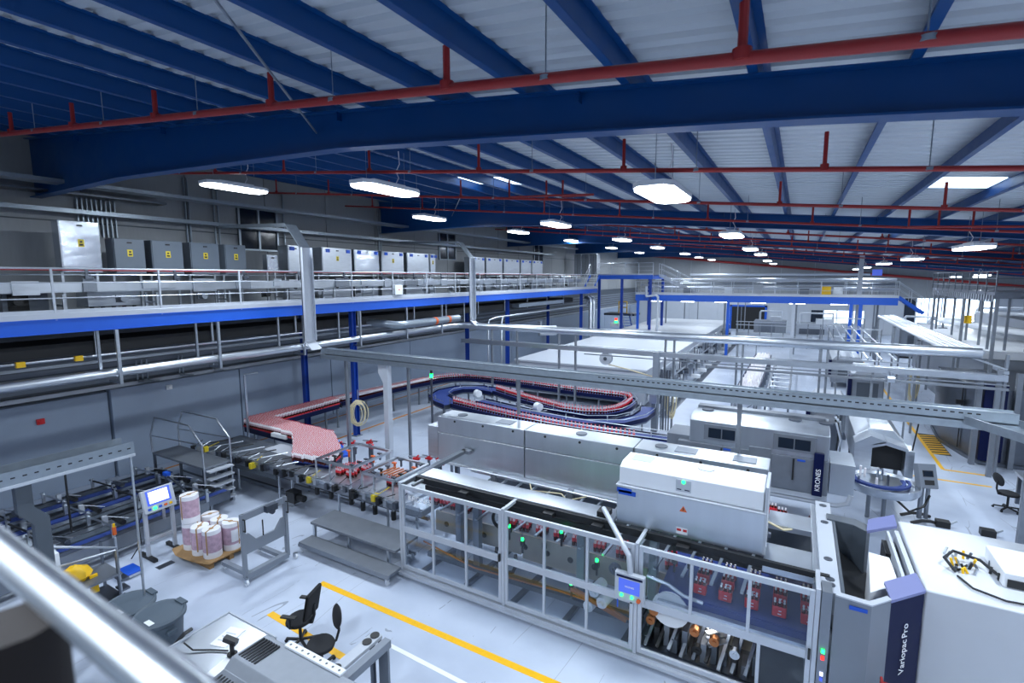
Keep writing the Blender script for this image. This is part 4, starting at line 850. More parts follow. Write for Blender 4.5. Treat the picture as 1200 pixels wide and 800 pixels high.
# ================================================================== LEFT FLOOR
# access platform
t = thing('access_platform', 'steel step platform with bent handrails by the grey wall', 'platform', (-15.1, 7.75, 0))
part('deck', MB().box(-1.35, -.38, 1.14, 1.3, .38, 1.2), 'steel_matt', t, .006)
for x in (-1.3, 1.25):
    for yy in (-.35, .35): part('leg', MB().box(x-.03, yy-.03, 0, x+.03, yy+.03, 1.14), 'steel_dark', t)
part('brace', MB().box(-1.3, -.37, .4, 1.25, -.33, .44).box(-1.3, .33, .4, 1.25, .37, .44), 'steel_dark', t)
for s in (-.38, .38):
    part('handrail', MB().tube([(-1.33, s, 1.2), (-1.35, s, 1.75), (-1.05, s, 2.3), (.75, s, 2.32), (1.32, s, 1.85), (1.34, s, .0)], .024, 8).tube([(-1.35, s, 1.72), (1.3, s, 1.85)], .018, 6), 'steel', t)
for k in range(5): part('tread', MB().box(1.3+.0, -.34, .2+k*.22, 1.52-.0*k, .34, .235+k*.22), 'alu', t)
# low pack conveyors
for i, (x, lb) in enumerate(((-16.2, 'low blue belt conveyor nearest the grey wall'), (-14.9, 'second low blue belt conveyor with dark cross rods'), (-13.7, 'third low blue belt conveyor beside the operator stand'))):
    t = thing('pack_conveyor', lb, 'conveyor', (x, 4.6, 0), 0, 'low pack conveyors')
    part('frame', MB().box(-.5, -4.4, .35, -.44, 3.1, .58).box(.44, -4.4, .35, .5, 3.1, .58), 'steel_dark', t)
    for u in (-.3, 0, .3): part('belt', MB().box(u-.11, -4.4, .5, u+.11, 3.1, .56), ('belt_blue', 'steel', 'dgrey_paint')[(i+int(u*4)) % 3], t)
    for k in range(4):
        yy = -4+k*2.2
        for u in (-.45, .45): part('leg', MB().box(u-.03, yy-.03, 0, u+.03, yy+.03, .36), 'steel_matt', t)
    for k in range(7):
        yy = -3.9+k*1.05
        part('cross_rod', MB().tube([(-.62, yy, .78), (.62, yy+.1, .78)], .022, 6), 'black' if k % 2 else 'steel', t)
        part('side_clamp', MB().box(-.3+.1*(k % 3), yy+.15, .6, -.2+.1*(k % 3), yy+.24, .8).tube([(-.25, yy+.2, .78), (.3, yy+.5, .74)], .012, 5), 'steel' if k % 2 else 'alu', t)
        part('guide_bracket', MB().box(-.52, yy-.03, .5, -.46, yy+.03, .84), 'steel', t); part('guide_bracket', MB().box(.46, yy+.05, .5, .52, yy+.12, .84), 'steel', t)
        part('roller_block', MB().cyl((-.2, yy+.4, .66), (.25, yy+.4, .66), .06, n=8), 'steel_dark' if k % 2 else 'black', t)
    part('side_cover', MB().box(.5, -3, .2, .53, 2.5, .5), 'steel_matt', t)
solo('sensor_pole', MB().use('black').cyl((0, 0, .6), (0, 0, 2.1), .022, n=8).use('pipe_red').box(-.06, -.06, 2.1, .06, .06, 2.26), None, 'black pole with a red tip among the low conveyors', 'pole', (-14.1, 4.55, 0))
solo('emergency_cord', MB().use('orange').box(-.03, -.03, .62, .03, .03, .8).use('yellow').box(-.02, -.02, .8, .02, .02, .88).use('steel').box(-.02, -.02, 0, .02, .02, .55), None, 'orange and yellow flag on a rod at the low conveyor side', 'flag', (-13.05, 4.95, 0))
t = thing('guard_stand', 'dark steel guard frame before the platform', 'frame', (-13.1, 6.6, 0))
part('frame_tube', MB().tube([(-1.7, .3, 0), (-1.7, .3, 1.0), (0, 0, .95), (0, 0, 0)], .025, 6), 'steel_dark', t); part('blue_clip', MB().box(-1.75, .25, .98, -1.55, .36, 1.08), 'bright_blue', t)
# operator stand
t = thing('operator_stand', 'freestanding operator panel with pale screen on a two legged stand', 'control panel', (-12.5, 5.62, 0), 0)
part('panel_case', MB().obb((.02, 0, 1.33), (.1, .66, .52), (0, -.28, 0)), 'lgrey_paint', t, .015)
Rp = Matrix.Translation((.02, 0, 1.33)) @ Euler((0, -.28, 0)).to_matrix().to_4x4()
def onpanel(nm, mb, mt_): 
    me = mb.mesh(nm, mt_); me.transform(Rp); return put(nm, me, t)
onpanel('screen', MB().box(.05, -.2, -.06, .056, .2, .2), 'screen_pale'); onpanel('bezel', MB().box(.05, -.25, -.1, .053, .25, .23), 'screen_blue')
for k, m_ in enumerate(('bright_blue', 'led_green', 'bright_blue', 'orange', 'yellow')): onpanel('button', MB().box(.05, -.26+k*.11, -.2, .065, -.2+k*.11, -.15), m_)
for s in (-.28, .28):
    part('leg', MB().box(-.04, s-.035, .06, .03, s+.035, 1.1), 'alu', t); part('foot', MB().box(-.35, s-.04, 0, .3, s+.04, .07).cyl((-.3, s, 0), (-.3, s, .05), .05), 'black', t)
part('crossbar', MB().box(-.03, -.28, .38, .0, .28, .45), 'alu', t); part('cable', MB().tube([(-.05, -.3, 1.1), (-.2, -.34, .8), (-.1, -.36, .4), (-.3, -.5, .03)], .012, 5), 'black', t)
# pallet of film rolls
t = thing('pallet', 'wooden pallet with torn cardboard sheet under the film rolls', 'pallet', (-11.5, 6.25, 0), .0)
for k in range(6): part('slat', MB().box(-.62+k*.22, -.5, .1, -.62+k*.22+.16, .5, .125), 'wood', t)
for yy in (-.45, 0, .4): part('stringer', MB().box(-.62, yy-.04, 0, .64, yy+.06, .1), 'wood', t)
part('cardboard', MB().add([(-.72, -.56, .13), (.68, -.5, .13), (.66, .52, .13), (-.66, .55, .13), (-.3, -.7, .17), (.2, -.62, .12), (-.72, -.56, .15), (.68, -.5, .15), (.66, .52, .15), (-.66, .55, .15)], [(0, 4, 5, 1, 2, 3), (6, 7, 8, 9)]), 'card', t)
rm = MB().use('film_white').lathe([(.19, .0), (.19, .14)], n=20).use('film_pink').lathe([(.191, .14), (.191, .54)], n=20).use('film_white').lathe([(.19, .54), (.185, .63)], n=20).use('card').lathe([(.05, .6), (.05, .636)], n=10)
rollm = rm.mesh('film_core'); bandm = MB().box(-.19, -.015, .632, .19, .015, .637).box(-.194, -.015, .1, -.188, .015, .636).box(.188, -.015, .1, .194, .015, .636).mesh('tape', 'card'); pm2 = MB().ring((0, 0), .193, .19, .2, .48, 10, -.9, .4).mesh('print', 'film_white')
rolls = [(-11.88, 5.98, 0), (-11.88, 5.98, 1), (-11.48, 5.95, 0), (-11.12, 6.0, 0), (-11.86, 6.4, 0), (-11.46, 6.38, 0), (-11.08, 6.42, 0)]
for i, (x, yy, l) in enumerate(rolls):
    t = thing('film_roll', ('upper printed film roll stacked on another on the pallet' if l else ('printed film roll under the stacked roll on the pallet' if i == 0 else 'printed white and pink film roll standing on the pallet')), 'film roll', (x, yy, .15+l*.64), random.uniform(0, 3), 'film rolls on the pallet')
    put('film', rollm, t); put('tape', bandm, t); put('print', pm2, t)
# roll cart
t = thing('roll_cart', 'grey steel roll lifting cart with casters beside the pallet', 'cart', (-9.7, 6.35, 0), 0)
for s in (-.5, .5): part('upright', MB().box(-.04, s-.035, .12, .04, s+.035, 1.5), 'grey_paint', t); part('grip', MB().tube([(.04, s, 1.15), (.1, s, 1.15), (.1, s, 1.4), (.04, s, 1.4)], .015, 6), 'black', t)
part('top_plate', MB().box(-.03, -.5, 1.36, .03, .5, 1.5), 'grey_paint', t); part('yoke', MB().prism([(-.5, .62), (.5, .62), (.5, 1.05), (.38, 1.05), (.22, .85), (-.22, .85), (-.38, 1.05), (-.5, 1.05)], -.02, .02, 'x'), 'grey_paint', t)
part('winch', MB().box(.02, -.02, 1.36, .14, .24, 1.5).cyl((.08, .1, 1.36), (.16, .1, 1.36), .06), 'steel_dark', t)
part('base', MB().box(-.95, -.45, .1, .05, -.35, .18).box(-.95, .35, .1, .05, .45, .18).box(-.06, -.5, .08, .06, .5, .2), 'grey_paint', t)
part('fork', MB().tube([(0, -.2, .75), (-.55, -.22, .75)], .03, 8), 'white_paint', t); part('rod', MB().tube([(0, -.05, .8), (0, -.05, 1.2)], .015, 6), 'black', t)
for (x, yy) in ((.1, -.55), (.1, .62), (-.9, -.4), (-.9, .4)):
    c = part('caster', MB().cyl((x, yy-.02, .065), (x, yy+.02, .065), .065, n=12), 'white_paint', t); part('caster_fork', MB().box(x-.03, yy-.035, .06, x+.03, yy+.035, .15), 'steel', c)
# two step platform
t = thing('step_platform', 'two step stainless platform on casters beside the guard doors', 'platform', (-8.4, 7.7, 0))
part('upper_step', MB().box(-1.42, -.12, .5, 1.25, .62, .56), 'steel_matt', t, .006); part('lower_step', MB().box(-1.35, -.52, .2, 1.42, -.14, .26), 'steel_matt', t, .006)
for x in (-1.35, -.2, 1.0):
    for yy in (-.06, .56): part('leg', MB().box(x-.03, yy-.03, .08, x+.03, yy+.03, .5), 'steel', t)
part('side_beam', MB().box(-1.4, -.5, .13, 1.38, -.44, .2).box(-1.4, .55, .1, 1.2, .6, .16), 'steel_matt', t)
for (x, yy) in ((-1.3, -.48), (1.34, -.48), (-1.3, .55), (1.15, .55)): part('caster', MB().cyl((x, yy-.02, .05), (x, yy+.02, .05), .05, n=10).box(x-.03, yy-.03, .06, x+.03, yy+.03, .14), 'lgrey_paint', t)
# bins
def bin_(loc, lb):
    t = thing('waste_bin', lb, 'bin', loc); t.scale = (1.15, 1.15, 1.04)
    part('bin_body', MB().lathe([(.22, 0), (.24, .02), (.29, .74), (.31, .76), (.31, .8), (.3, .8)], n=22), 'bin_grey', t)
    l = part('lid', MB().lathe([(.33, .78), (.335, .83), (.31, .86), (.29, .845), (.1, .855), (.01, .86)], n=24), 'bin_grey', t)
    part('lid_handle', MB().box(-.1, .26, .84, .1, .34, .87), 'bin_grey', l)
    for s in (-1, 1): part('side_handle', MB().box(s*.3-.05, -.06, .62, s*.3+.05, .06, .68), 'bin_grey', t)
    part('lid_label', MB().box(.05, -.22, .853, .2, -.15, .857), 'white_paint', l); return t
bin_((-9.55, 3.72, 0), 'round grey lidded bin beside the small shelf stand'); bin_((-8.82, 3.83, 0), 'round grey lidded bin beside the steel table')
t = thing('platform_scale', 'flat blue topped platform scale on the floor near the operator stand', 'scale', (-12.2, 4.78, 0), .0)
part('scale_base', MB().box(-.22, -.2, .02, .22, .2, .08), 'steel', t, .01); part('scale_plate', MB().box(-.23, -.21, .08, .23, .21, .11), 'bright_blue', t, .01)
# shelf stand with yellow bag
t = thing('shelf_stand', 'small steel shelf stand with sloping handrail behind the bins', 'shelf stand', (-11.0, 3.7, 0))
for (x, yy) in ((-.3, -.5), (.3, -.5), (-.3, .35), (.3, .35)): part('leg', MB().box(x-.02, yy-.02, 0, x+.02, yy+.02, 1.0 if yy < 0 else 1.35), 'steel_dark', t)
part('shelf', MB().box(-.34, -.55, .86, .34, .4, .9), 'steel_matt', t); part('shelf', MB().box(-.34, -.55, .42, .34, .4, .45), 'steel_dark', t)
part('handrail', MB().tube([(.32, -.55, 1.85), (.32, .35, 1.4), (.32, .38, .0)], .022, 8).tube([(-.1, -.55, 1.3), (.32, .35, 1.36)], .018, 6), 'steel', t)
for k in range(4): part('step', MB().box(.1, .36+.0*k, .12+k*.2, .34, .5, .16+k*.2), 'steel_dark', t)
t = thing('yellow_bag', 'crumpled yellow plastic bag beside a brown sack on the shelf stand', 'bag', (-11.05, 3.5, .9))
mb = MB(); vs = []
for k in range(5):
    for j in range(12):
        a = j*math.pi/6; r = (.16, .21, .2, .13, .05)[k]*random.uniform(.8, 1.2); vs.append((r*math.cos(a)*.8, r*math.sin(a)*1.3, (0, .07, .17, .25, .3)[k]+random.uniform(-.02, .02)))
fs = [(k*12+j, k*12+(j+1) % 12, k*12+12+(j+1) % 12, k*12+12+j) for k in range(4) for j in range(12)]+[tuple(range(12))[::-1], tuple(range(48, 60))]
part('bag_body', mb.add(vs, fs), 'yellow', t); part('bag_tail', MB().box(.1, .2, -.3, .14, .32, .05), 'yellow', t)
solo('brown_sack', MB().lathe([(.2, 0), (.25, .06), (.22, .16), (.05, .2)], n=12), 'card', 'flat brown paper sack next to the yellow bag', 'sack', (-11.0, 3.28, .9))
solo('white_canister', MB().box(-.15, -.12, 0, .15, .12, .62), 'white_paint', 'white upright box cabinet between the low conveyors and shelf stand', 'box', (-12.2, 3.55, .5), None, .02)
solo('canister_stand', MB().box(-.2, -.2, 0, .2, .2, .5), 'steel_matt', 'plain steel block carrying the white upright box', 'stand', (-12.2, 3.55, 0), None, .01)
# left cable tray with support
t = tray('cable_tray', 'perforated galvanised cable tray end on a bent grey column, left of the bins', (-9.72, -2.5, 3.42), (-9.72, 4.0, 3.42), .42, .2, 'galv', True)
part('end_post', MB().box(.15, 6.44, -3.42, .18, 6.47, .02), 'steel', t); part('lower_flange', MB().box(.2, 0, -.04, .24, 6.5, .0), 'alu', t)
part('support_column', MB().prism([(5.18, -3.42), (5.36, -3.42), (5.36, -.62), (5.2, -.42), (5.2, -.02), (5.02, -.02), (5.02, -.48), (5.18, -.7)], .0, .14, 'x'), 'dgrey_paint', t)
part('column_head', MB().box(-.2, 5.0, -.06, .2, 5.5, -.02), 'galv', t)

# ================================================================== DESK AREA
t = thing('steel_table', 'steel work table with papers in front of the bins', 'table', (-7.1, 3.95, 0))
part('table_top', MB().box(-.68, -.5, .86, .5, .42, .9), 'steel', t, .006); part('rim', MB().box(-.7, -.5, .88, -.68, .44, .92).box(-.7, .42, .88, .5, .44, .92), 'lgrey_paint', t)
part('skirt', MB().box(-.68, -.5, .3, .5, -.46, .86), 'dgrey_paint', t)
for (x, yy) in ((-.62, -.44), (-.62, .36), (.44, .36), (.44, -.44)): part('leg', MB().box(x-.03, yy-.03, 0, x+.03, yy+.03, .86), 'steel_dark', t)
t = thing('paper_sheet', 'open white paper booklet lying on the steel table', 'paper', (-7.25, 4.03, .9), .25); part('page', MB().box(-.14, -.2, 0, .14, .2, .012), 'paper', t)
part('print_lines', MB().box(-.1, -.1, .012, .08, -.08, .0125).box(-.1, -.02, .012, .08, 0, .0125).box(-.1, .06, .012, .08, .08, .0125), 'lgrey_paint', t)
solo('paper_sheet', MB().box(-.12, -.16, 0, .12, .16, .008), 'paper', 'loose paper sheet at the steel table edge by the vented cover', 'paper', (-6.72, 3.62, .9), None, 0, .2)
t = thing('barcode_scanner', 'black hand scanner on a stand with cable on the steel table', 'scanner', (-6.85, 3.85, .9)); part('stand', MB().cyl((0, 0, 0), (0, 0, .16), .03, n=8).cyl((0, 0, 0), (0, 0, .02), .07), 'black', t); part('head', MB().obb((-.05, .02, .19), (.2, .08, .07), (0, .3, .4)), 'black', t)
part('cable', MB().tube([(-.1, 0, .02), (-.35, -.12, .02), (-.55, -.25, .03), (-.72, -.28, .1)], .012, 5), 'black', t)
solo('side_lever', MB().tube([(0, 0, 0), (0, 0, .25), (.05, .1, .35), (.02, .22, .34)], .03, 6), 'black', 'black lever fitting at the table corner by the bins', 'lever', (-7.86, 3.6, .62))
t = thing('vented_cover', 'steel machine cover with ribbed vent grilles in front of the chairs', 'machine cover', (-6.42, 3.6, 0))
part('cover_body', MB().prism([(-.55, .2), (.52, .2), (.52, 1.2), (0, 1.22), (-.12, 1.12), (-.55, 1.05)], 0, 2.2, 'x'), 'steel_matt', t, .01)
for k in range(7): part('vent_slot', MB().box(.05+k*.055, .06, 1.2, .08+k*.055, .44, 1.225), 'rubber', t)
for k in range(6): part('vent_slot', MB().box(.06+k*.06, -.42, 1.075, .09+k*.06, -.16, 1.11), 'rubber', t)
part('white_ruler', MB().box(.45, .48, 1.2, 1.55, .58, 1.23), 'white_paint', t)
for k in range(9): part('ruler_hole', MB().cyl((.52+k*.12, .53, 1.23), (.52+k*.12, .53, 1.232), .018, n=8), 'dgrey_paint', t)
t = thing('conveyor_end', 'grey conveyor end frame with round black pads behind the vented cover', 'conveyor', (-5.2, 4.75, 0))
part('top_rail', MB().box(-.2, -.45, .86, -.02, .45, .92), 'lgrey_paint', t, .01); part('side_channel', MB().box(.03, -.42, .78, .15, .45, .9), 'grey_paint', t); part('end_plate', MB().box(-.05, .38, .1, .14, .42, .86).box(.1, -.4, .1, .14, .4, .2), 'steel_matt', t)
for yy in (-.36, .22, .38): part('rubber_pad', MB().cyl((-.11, yy, .92), (-.11, yy, .935), .07, n=18), 'black', t)
part('rear_block', MB().box(-.2, -1.0, .3, 1.0, -.5, .95), 'grey_paint', t, .01); part('leg', MB().box(-.15, .3, 0, -.09, .36, .86), 'steel_dark', t)
# chairs
def office_chair(loc, rz, lb, arms):
    t = thing('office_chair', lb, 'chair', loc, rz)
    for k in range(5):
        a = k*2*math.pi/5; l = part('base_leg', MB().bar((0, 0, .1), (.28*math.cos(a), .28*math.sin(a), .07), .04, .03), 'black', t)
        part('caster', MB().cyl((.28*math.cos(a), .28*math.sin(a)-.015, .03), (.28*math.cos(a), .28*math.sin(a)+.015, .03), .03, n=8), 'black', l)
    part('gas_column', MB().cyl((0, 0, .08), (0, 0, .44), .028, n=10), 'rubber', t)
    part('seat', MB().prism([(.23*math.cos(a)*(1 if abs(math.cos(a)) < .8 else .95), .24*math.sin(a)) for a in [k*math.pi/10 for k in range(20)]], .44, .51), 'fabric_black', t, .03)
    if arms: part('backrest', MB().obb((-.26, 0, .82), (.07, .42, .5), (0, -.2, 0)), 'fabric_black', t, .06)
    else:
        o = part('backrest', MB().lathe([(.06, -.03), (.17, -.025), (.2, 0), (.17, .025), (.06, .03)], n=18), 'fabric_black', t)
        o.matrix_basis = Matrix.Translation((-.27, 0, .86)) @ Euler((0, math.pi/2-.2, 0)).to_matrix().to_4x4() @ Matrix.Diagonal((.9, 1.1, 1, 1))
    part('back_bar', MB().tube([(-.1, 0, .42), (-.24, 0, .45), (-.29, 0, .6), (-.29, 0, .8)], .022, 6), 'black', t)
    if arms:
        for s in (-.27, .27): a_ = part('armrest', MB().box(-.12, s-.04, .68, .15, s+.04, .71), 'black', t, .01); part('arm_post', MB().tube([(0, s, .68), (0, s, .5), (0, s*.6, .43)], .022, 6), 'black', a_)
    return t
office_chair((-7.18, 5.22, 0), 3.467, 'black swivel chair with armrests near the yellow floor line', True)
office_chair((-6.36, 4.98, 0), -2.05, 'small black swivel chair with round back and no armrests', False)
# ================================================================== FOREGROUND RAILING
t = thing('balcony_railing', 'thick polished silver handrail of the balcony in front of everything', 'railing', (0, .2, 5.95))
part('top_rail', MB().tube([(-6, .15, 0), (-.42, 0, 0), (-.2, -.006, -.02), (-.1, -.008, -.12), (-.1, -.008, -1.0)], .0208, 16), 'steel', t)
part('post', MB().tube([(-.74, -.02, -1.05), (-.74, -.02, -.03)], .045, 12), 'skin_dark', t)
part('balcony_slab', MB().box(-6, -2.5, -1.2, .2, .0, -1.05), 'dgrey_paint', t)

# ================================================================== SECOND PACKER BEHIND
t = thing('shrink_tunnel', 'grey enclosed machine with dark windows and a vertical blue brand panel behind the white cabinet', 'machine', (-.8, 14.3, 0))
part('lower_body', MB().box(-1.95, .1, .85, 1.7, 1.5, 1.75), 'steel_matt', t, .015)
part('upper_body', MB().prism([(.12, 1.75), (1.5, 1.75), (1.5, 2.5), (.4, 2.5), (.12, 2.38)], -1.65, 1.68, 'x'), 'steel_x', t, .015)
part('side_box', MB().box(-2.3, .3, .85, -1.66, 1.3, 1.85), 'steel_matt', t, .01); part('side_box', MB().box(1.72, .2, .9, 2.25, 1.3, 1.7), 'steel_x', t, .01)
for (x0, x1) in ((-1.15, -.45), (.55, 1.3)):
    w_ = part('window_frame', MB().box(x0-.12, .09, 1.88, x1+.1, .12, 2.3), 'steel_matt', t)
    for k in range(2): part('dark_pane', MB().box(x0+k*(x1-x0)/2, .075, 1.95, x0+(k+1)*(x1-x0)/2-.03, .1, 2.22), 'window_dark', w_)
part('junction_plate', MB().box(-.12, .06, 1.4, .4, .12, 1.86), 'steel_matt', t)
for x in (-.8, .92): part('door_handle', MB().box(x-.02, .05, 1.15, x+.02, .1, 1.7), 'black', t); 
for x in (-.75, 1.0): part('blue_tag', MB().box(x, .07, 1.66, x+.18, .1, 1.7), 'bright_blue', t)
part('brand_panel', MB().box(1.36, .0, .85, 1.58, .1, 1.95), 'panel_blue', t, .006)
text('lettering', 'KRONES', .15, 'paper', t, frame3((1.52, -.006, .98), (0, 0, 1), (-1, 0, 0)))
part('under_frame', MB().tube([(-1.9, .2, .62), (1.9, .2, .62), (2.15, .2, .72), (2.2, .2, .95)], .06, 8).box(-1.9, .12, .72, 1.7, .2, .84), 'lgrey_paint', t)
for x in (-1.7, -.2, 1.5): part('leg', MB().box(x-.05, .15, 0, x+.05, .25, .85), 'steel', t)
for x in (-1.3, .9, 1.6): part('roof_fan', MB().cyl((x, .9, 2.5), (x, .9, 2.54), .16, n=16), 'steel_dark', t)
part('roof_ridge', MB().box(-1.6, 1.1, 2.5, 1.6, 1.4, 2.58), 'steel_matt', t)
t = thing('motor_stand', 'small steel motor stand under the blue brand panel', 'machine part', (1.0, 13.4, 0))
for k in range(5): part('fitting', MB().cyl((-.2+k*.09, .05*(k % 2), .0), (-.2+k*.09, .05*(k % 2), .35+.1*(k % 3)), .035, n=8).box(-.24+k*.09, -.1, .3, -.18+k*.09, .1, .36), ('black', 'white_paint', 'steel_dark')[k % 3], t)
# hood machine with turntable
t = thing('hooded_machine', 'stainless tunnel hood with dark opening above a round steel turntable', 'machine', (2.2, 17, 0))
part('hood', MB().prism([(-.55, .9), (-.55, 1.75), (-.2, 2.0), (.35, 2.0), (.62, 1.7), (.62, .9)], .35, 3.6, 'y'), 'steel_x', t, .02)
part('hood_front', MB().prism([(-.6, .9), (-.6, 1.7), (-.25, 1.95), (.1, 1.85), (.1, 1.8), (-.2, 1.7), (-.2, .9)], -.35, .35, 'y'), 'steel', t)
part('hood_visor', MB().prism([(-.2, 1.72), (.12, 1.85), (.6, 1.7), (.6, 1.62), (.1, 1.74), (-.2, 1.62)], -.35, .35, 'y'), 'steel', t); part('hood_side', MB().box(.55, -.3, .9, .75, .35, 1.65), 'steel', t, .01)
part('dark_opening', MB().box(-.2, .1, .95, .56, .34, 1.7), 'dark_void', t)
part('turntable', MB().lathe([(.3, .72), (.75, .78), (.8, .85), (.8, 1.0), (.78, 1.0), (.74, .93), (.2, .93)], (0, -1.15, 0), 30), 'steel', t)
part('starwheel', MB().ring((-.1, -1.15), .58, .5, 1.0, 1.04, 24, 3.0, 6.6).ring((-.1, -1.15), .68, .62, 1.0, 1.06, 24, 3.0, 6.6), 'belt_blue', t)
for k in range(9): part('rod', MB().cyl((-.3+.4*math.cos(k), -1.15+.4*math.sin(k), .93), (-.3+.4*math.cos(k), -1.15+.4*math.sin(k), 1.15+.03*(k % 4)), .03, n=6), ('steel_dark', 'steel', 'cap_white')[k % 3], t)
for (x, yy) in ((-.3, -1.3), (.05, -1.2), (-.4, .6), (.5, .6), (-.4, 3), (.5, 3)): part('leg', MB().cyl((x, yy, 0), (x, yy, .9), .05, n=10), 'steel_matt', t)
part('cable', MB().tube([(.2, -1.6, .75), (.5, -1.7, .5), (.85, -1.3, .55), (1.0, -1.0, .75)], .03, 6), 'black', t)
part('antenna', MB().tube([(.7, -.2, 1.6), (.78, -.2, 2.4)], .02, 5), 'black', t)
t = thing('folded_machine', 'cluttered steel machine side with hanging cables left of the hood', 'machine', (1.2, 18.6, 0))
part('frame', MB().box(-.5, 0, 0, .1, 1.4, 1.7), 'steel_dark', t)
for k in range(12): part('cable', MB().tube([(.05+.04*(k % 4), -.1+.1*k, 1.75), (.2, -.12+.1*k, 1.2), (.12+.05*(k % 3), -.1+.1*k, .6)], .03, 5), ('alu', 'black', 'steel')[k % 3], t)
# pedestal panel
t = thing('control_pedestal', 'tilted grey control pedestal on splayed black feet beside the turntable', 'control panel', (3.1, 16.1, 0), .35)
part('column', MB().box(-.1, -.04, .08, -.02, .04, 1.0).box(.06, -.04, .08, .12, .04, 1.0), 'steel_matt', t); part('head', MB().obb((0, 0, 1.22), (.42, .22, .62), (-.35, 0, 0)), 'grey_paint', t, .02)
H2 = Matrix.Translation((0, 0, 1.22)) @ Euler((-.35, 0, 0)).to_matrix().to_4x4()
for nm, mb, m_ in (('display', MB().box(-.12, -.118, -.02, .12, -.11, .14), 'dark_void'), ('display_glass', MB().box(-.1, -.122, 0, .1, -.118, .12), 'window_dark'), ('keypad', MB().box(-.1, -.118, -.22, .12, -.11, -.1), 'black')):
    me = mb.mesh(nm, m_); me.transform(H2); put(nm, me, t)
for s in (-.2, .25): part('foot', MB().tube([(-.35, s, .03), (-.1, s, .1), (.1, s, .1), (.35, s, .03)], .04, 6), 'black', t)
# floor sockets
for (x, yy) in ((3.55, 16.0), (4.4, 15.95)):
    t = thing('floor_fixture', 'small black floor fixture behind the white end housing', 'fixture', (x, yy, 0), 0, 'black floor fixtures'); part('block', MB().box(-.18, -.1, 0, .1, .1, .16), 'black', t); part('rod', MB().tube([(.1, 0, .1), (.25, .1, .16)], .03, 6), 'steel', t)
# ================================================================== REAR PIPE RACK
t = thing('pipe_rack', 'steel pipe rack on slim posts crossing the hall behind the bottle loop', 'pipe rack', (0, 21, 0))
part('rack_beam', MB().box(-14.6, -.35, 3.1, 5.7, -.25, 3.3).box(-14.6, .3, 3.15, 5.7, .36, 3.25), 'steel', t)
part('rack_beam', MB().box(-3, -.5, 2.85, 5.7, -.44, 2.93).box(-8, -.5, 3.0, 5.7, -.46, 3.04), 'steel_matt', t)
for x in (-13.0, -11.6, -9.4, -8.6, -4.65, -4.3, -1.95, -1.75, .8, 1.0, 2.35, 5.72): part('post', MB().box(x-.035, -.06, 0, x+.035, .06, 3.9 if x != 2.35 else 3.2), 'steel_matt', t)
for k in range(9): part('bracket', MB().box(-13+k*2.3, -.4, 3.1, -12.95+k*2.3, .4, 3.16), 'steel', t)
part('end_beam', MB().bar((4.6, .2, 3.85), (5.72, -.1, 3.45), .05, .05).box(5.66, -.08, 3.3, 5.78, 1.0, 3.4), 'steel', t)
part('valve', MB().cyl((2.7, -.5, 2.95), (2.9, -.5, 2.95), .12, n=12).cyl((2.8, -.5, 2.95), (2.8, -.5, 3.2), .05), 'steel', t)
t = thing('pipe_bundle', 'bright bundle of parallel steel pipes running deep into the hall on the rack', 'pipe', (4.3, 21.3, 3.9))
for k in range(6): part('pipe_run', MB().tube([(k*.17+.05, 0, .0), (k*.17+.05, 17+.2*k, 0)], .07, 10), 'steel' if k % 2 else 'white_paint', t)
for yy in (4, 10, 16): part('cross_support', MB().box(-.1, yy, -.12, 1.1, yy+.1, -.08), 'steel', t)
for yy in (4, 10, 16):
    for x in (-.1, 1.02): part('post', MB().box(x, yy, -3.9, x+.08, yy+.08, -.08), 'steel_matt', t)
t = thing('pipe_gantry', 'open steel pipe frame with slim pipes left of the pipe bundle', 'pipe rack', (1.6, 24, 0))
for k in range(5): part('pipe_run', MB().tube([(k*.45, 0, 3.1), (k*.45+.1, 16, 3.1)], .04, 6), 'steel', t)
for yy in (0, 8, 16):
    for x in (-.1, 2.2): part('post', MB().box(x-.03, yy-.03, 0, x+.03, yy+.03, 3.6), 'steel_matt', t)
    part('crossbar', MB().box(-.1, yy-.03, 3.55, 2.2, yy+.03, 3.62).box(-.1, yy-.03, 3.0, 2.2, yy+.03, 3.05), 'steel', t)
t = thing('hose_reel', 'round grey hose reel hanging from the rear pipe rack', 'hose reel', (-7.1, 20.8, 2.55))
part('drum', MB().cyl((0, -.12, .3), (0, .12, .3), .27, n=22), 'lgrey_paint', t); part('hub', MB().cyl((0, -.14, .3), (0, -.12, .3), .08, n=12), 'dgrey_paint', t); part('mount', MB().box(-.05, -.05, .4, .05, .05, .7), 'steel', t)
part('hose', MB().tube([(.1, 0, .05), (1.0, 0, -.1), (2.2, 0, -.35)], .03, 6), 'hose', t)
t = thing('valve_stand', 'grey stand with valves and cables beside the rear rack', 'stand', (-4.9, 20.6, 0))
part('pillar', MB().box(-.12, -.12, 0, .12, .12, 3.3), 'grey_paint', t)
for k in range(4): part('conduit', MB().cyl((.25+k*.1, 0, .1), (.25+k*.1, 0, 2.6), .03, n=6), 'steel_dark', t)
part('switch_box', MB().box(-.2, -.22, 1.2, .1, -.1, 1.6), 'steel', t); part('indicator', MB().box(.28, -.1, 1.9, .4, 0, 2.0), 'red', t)
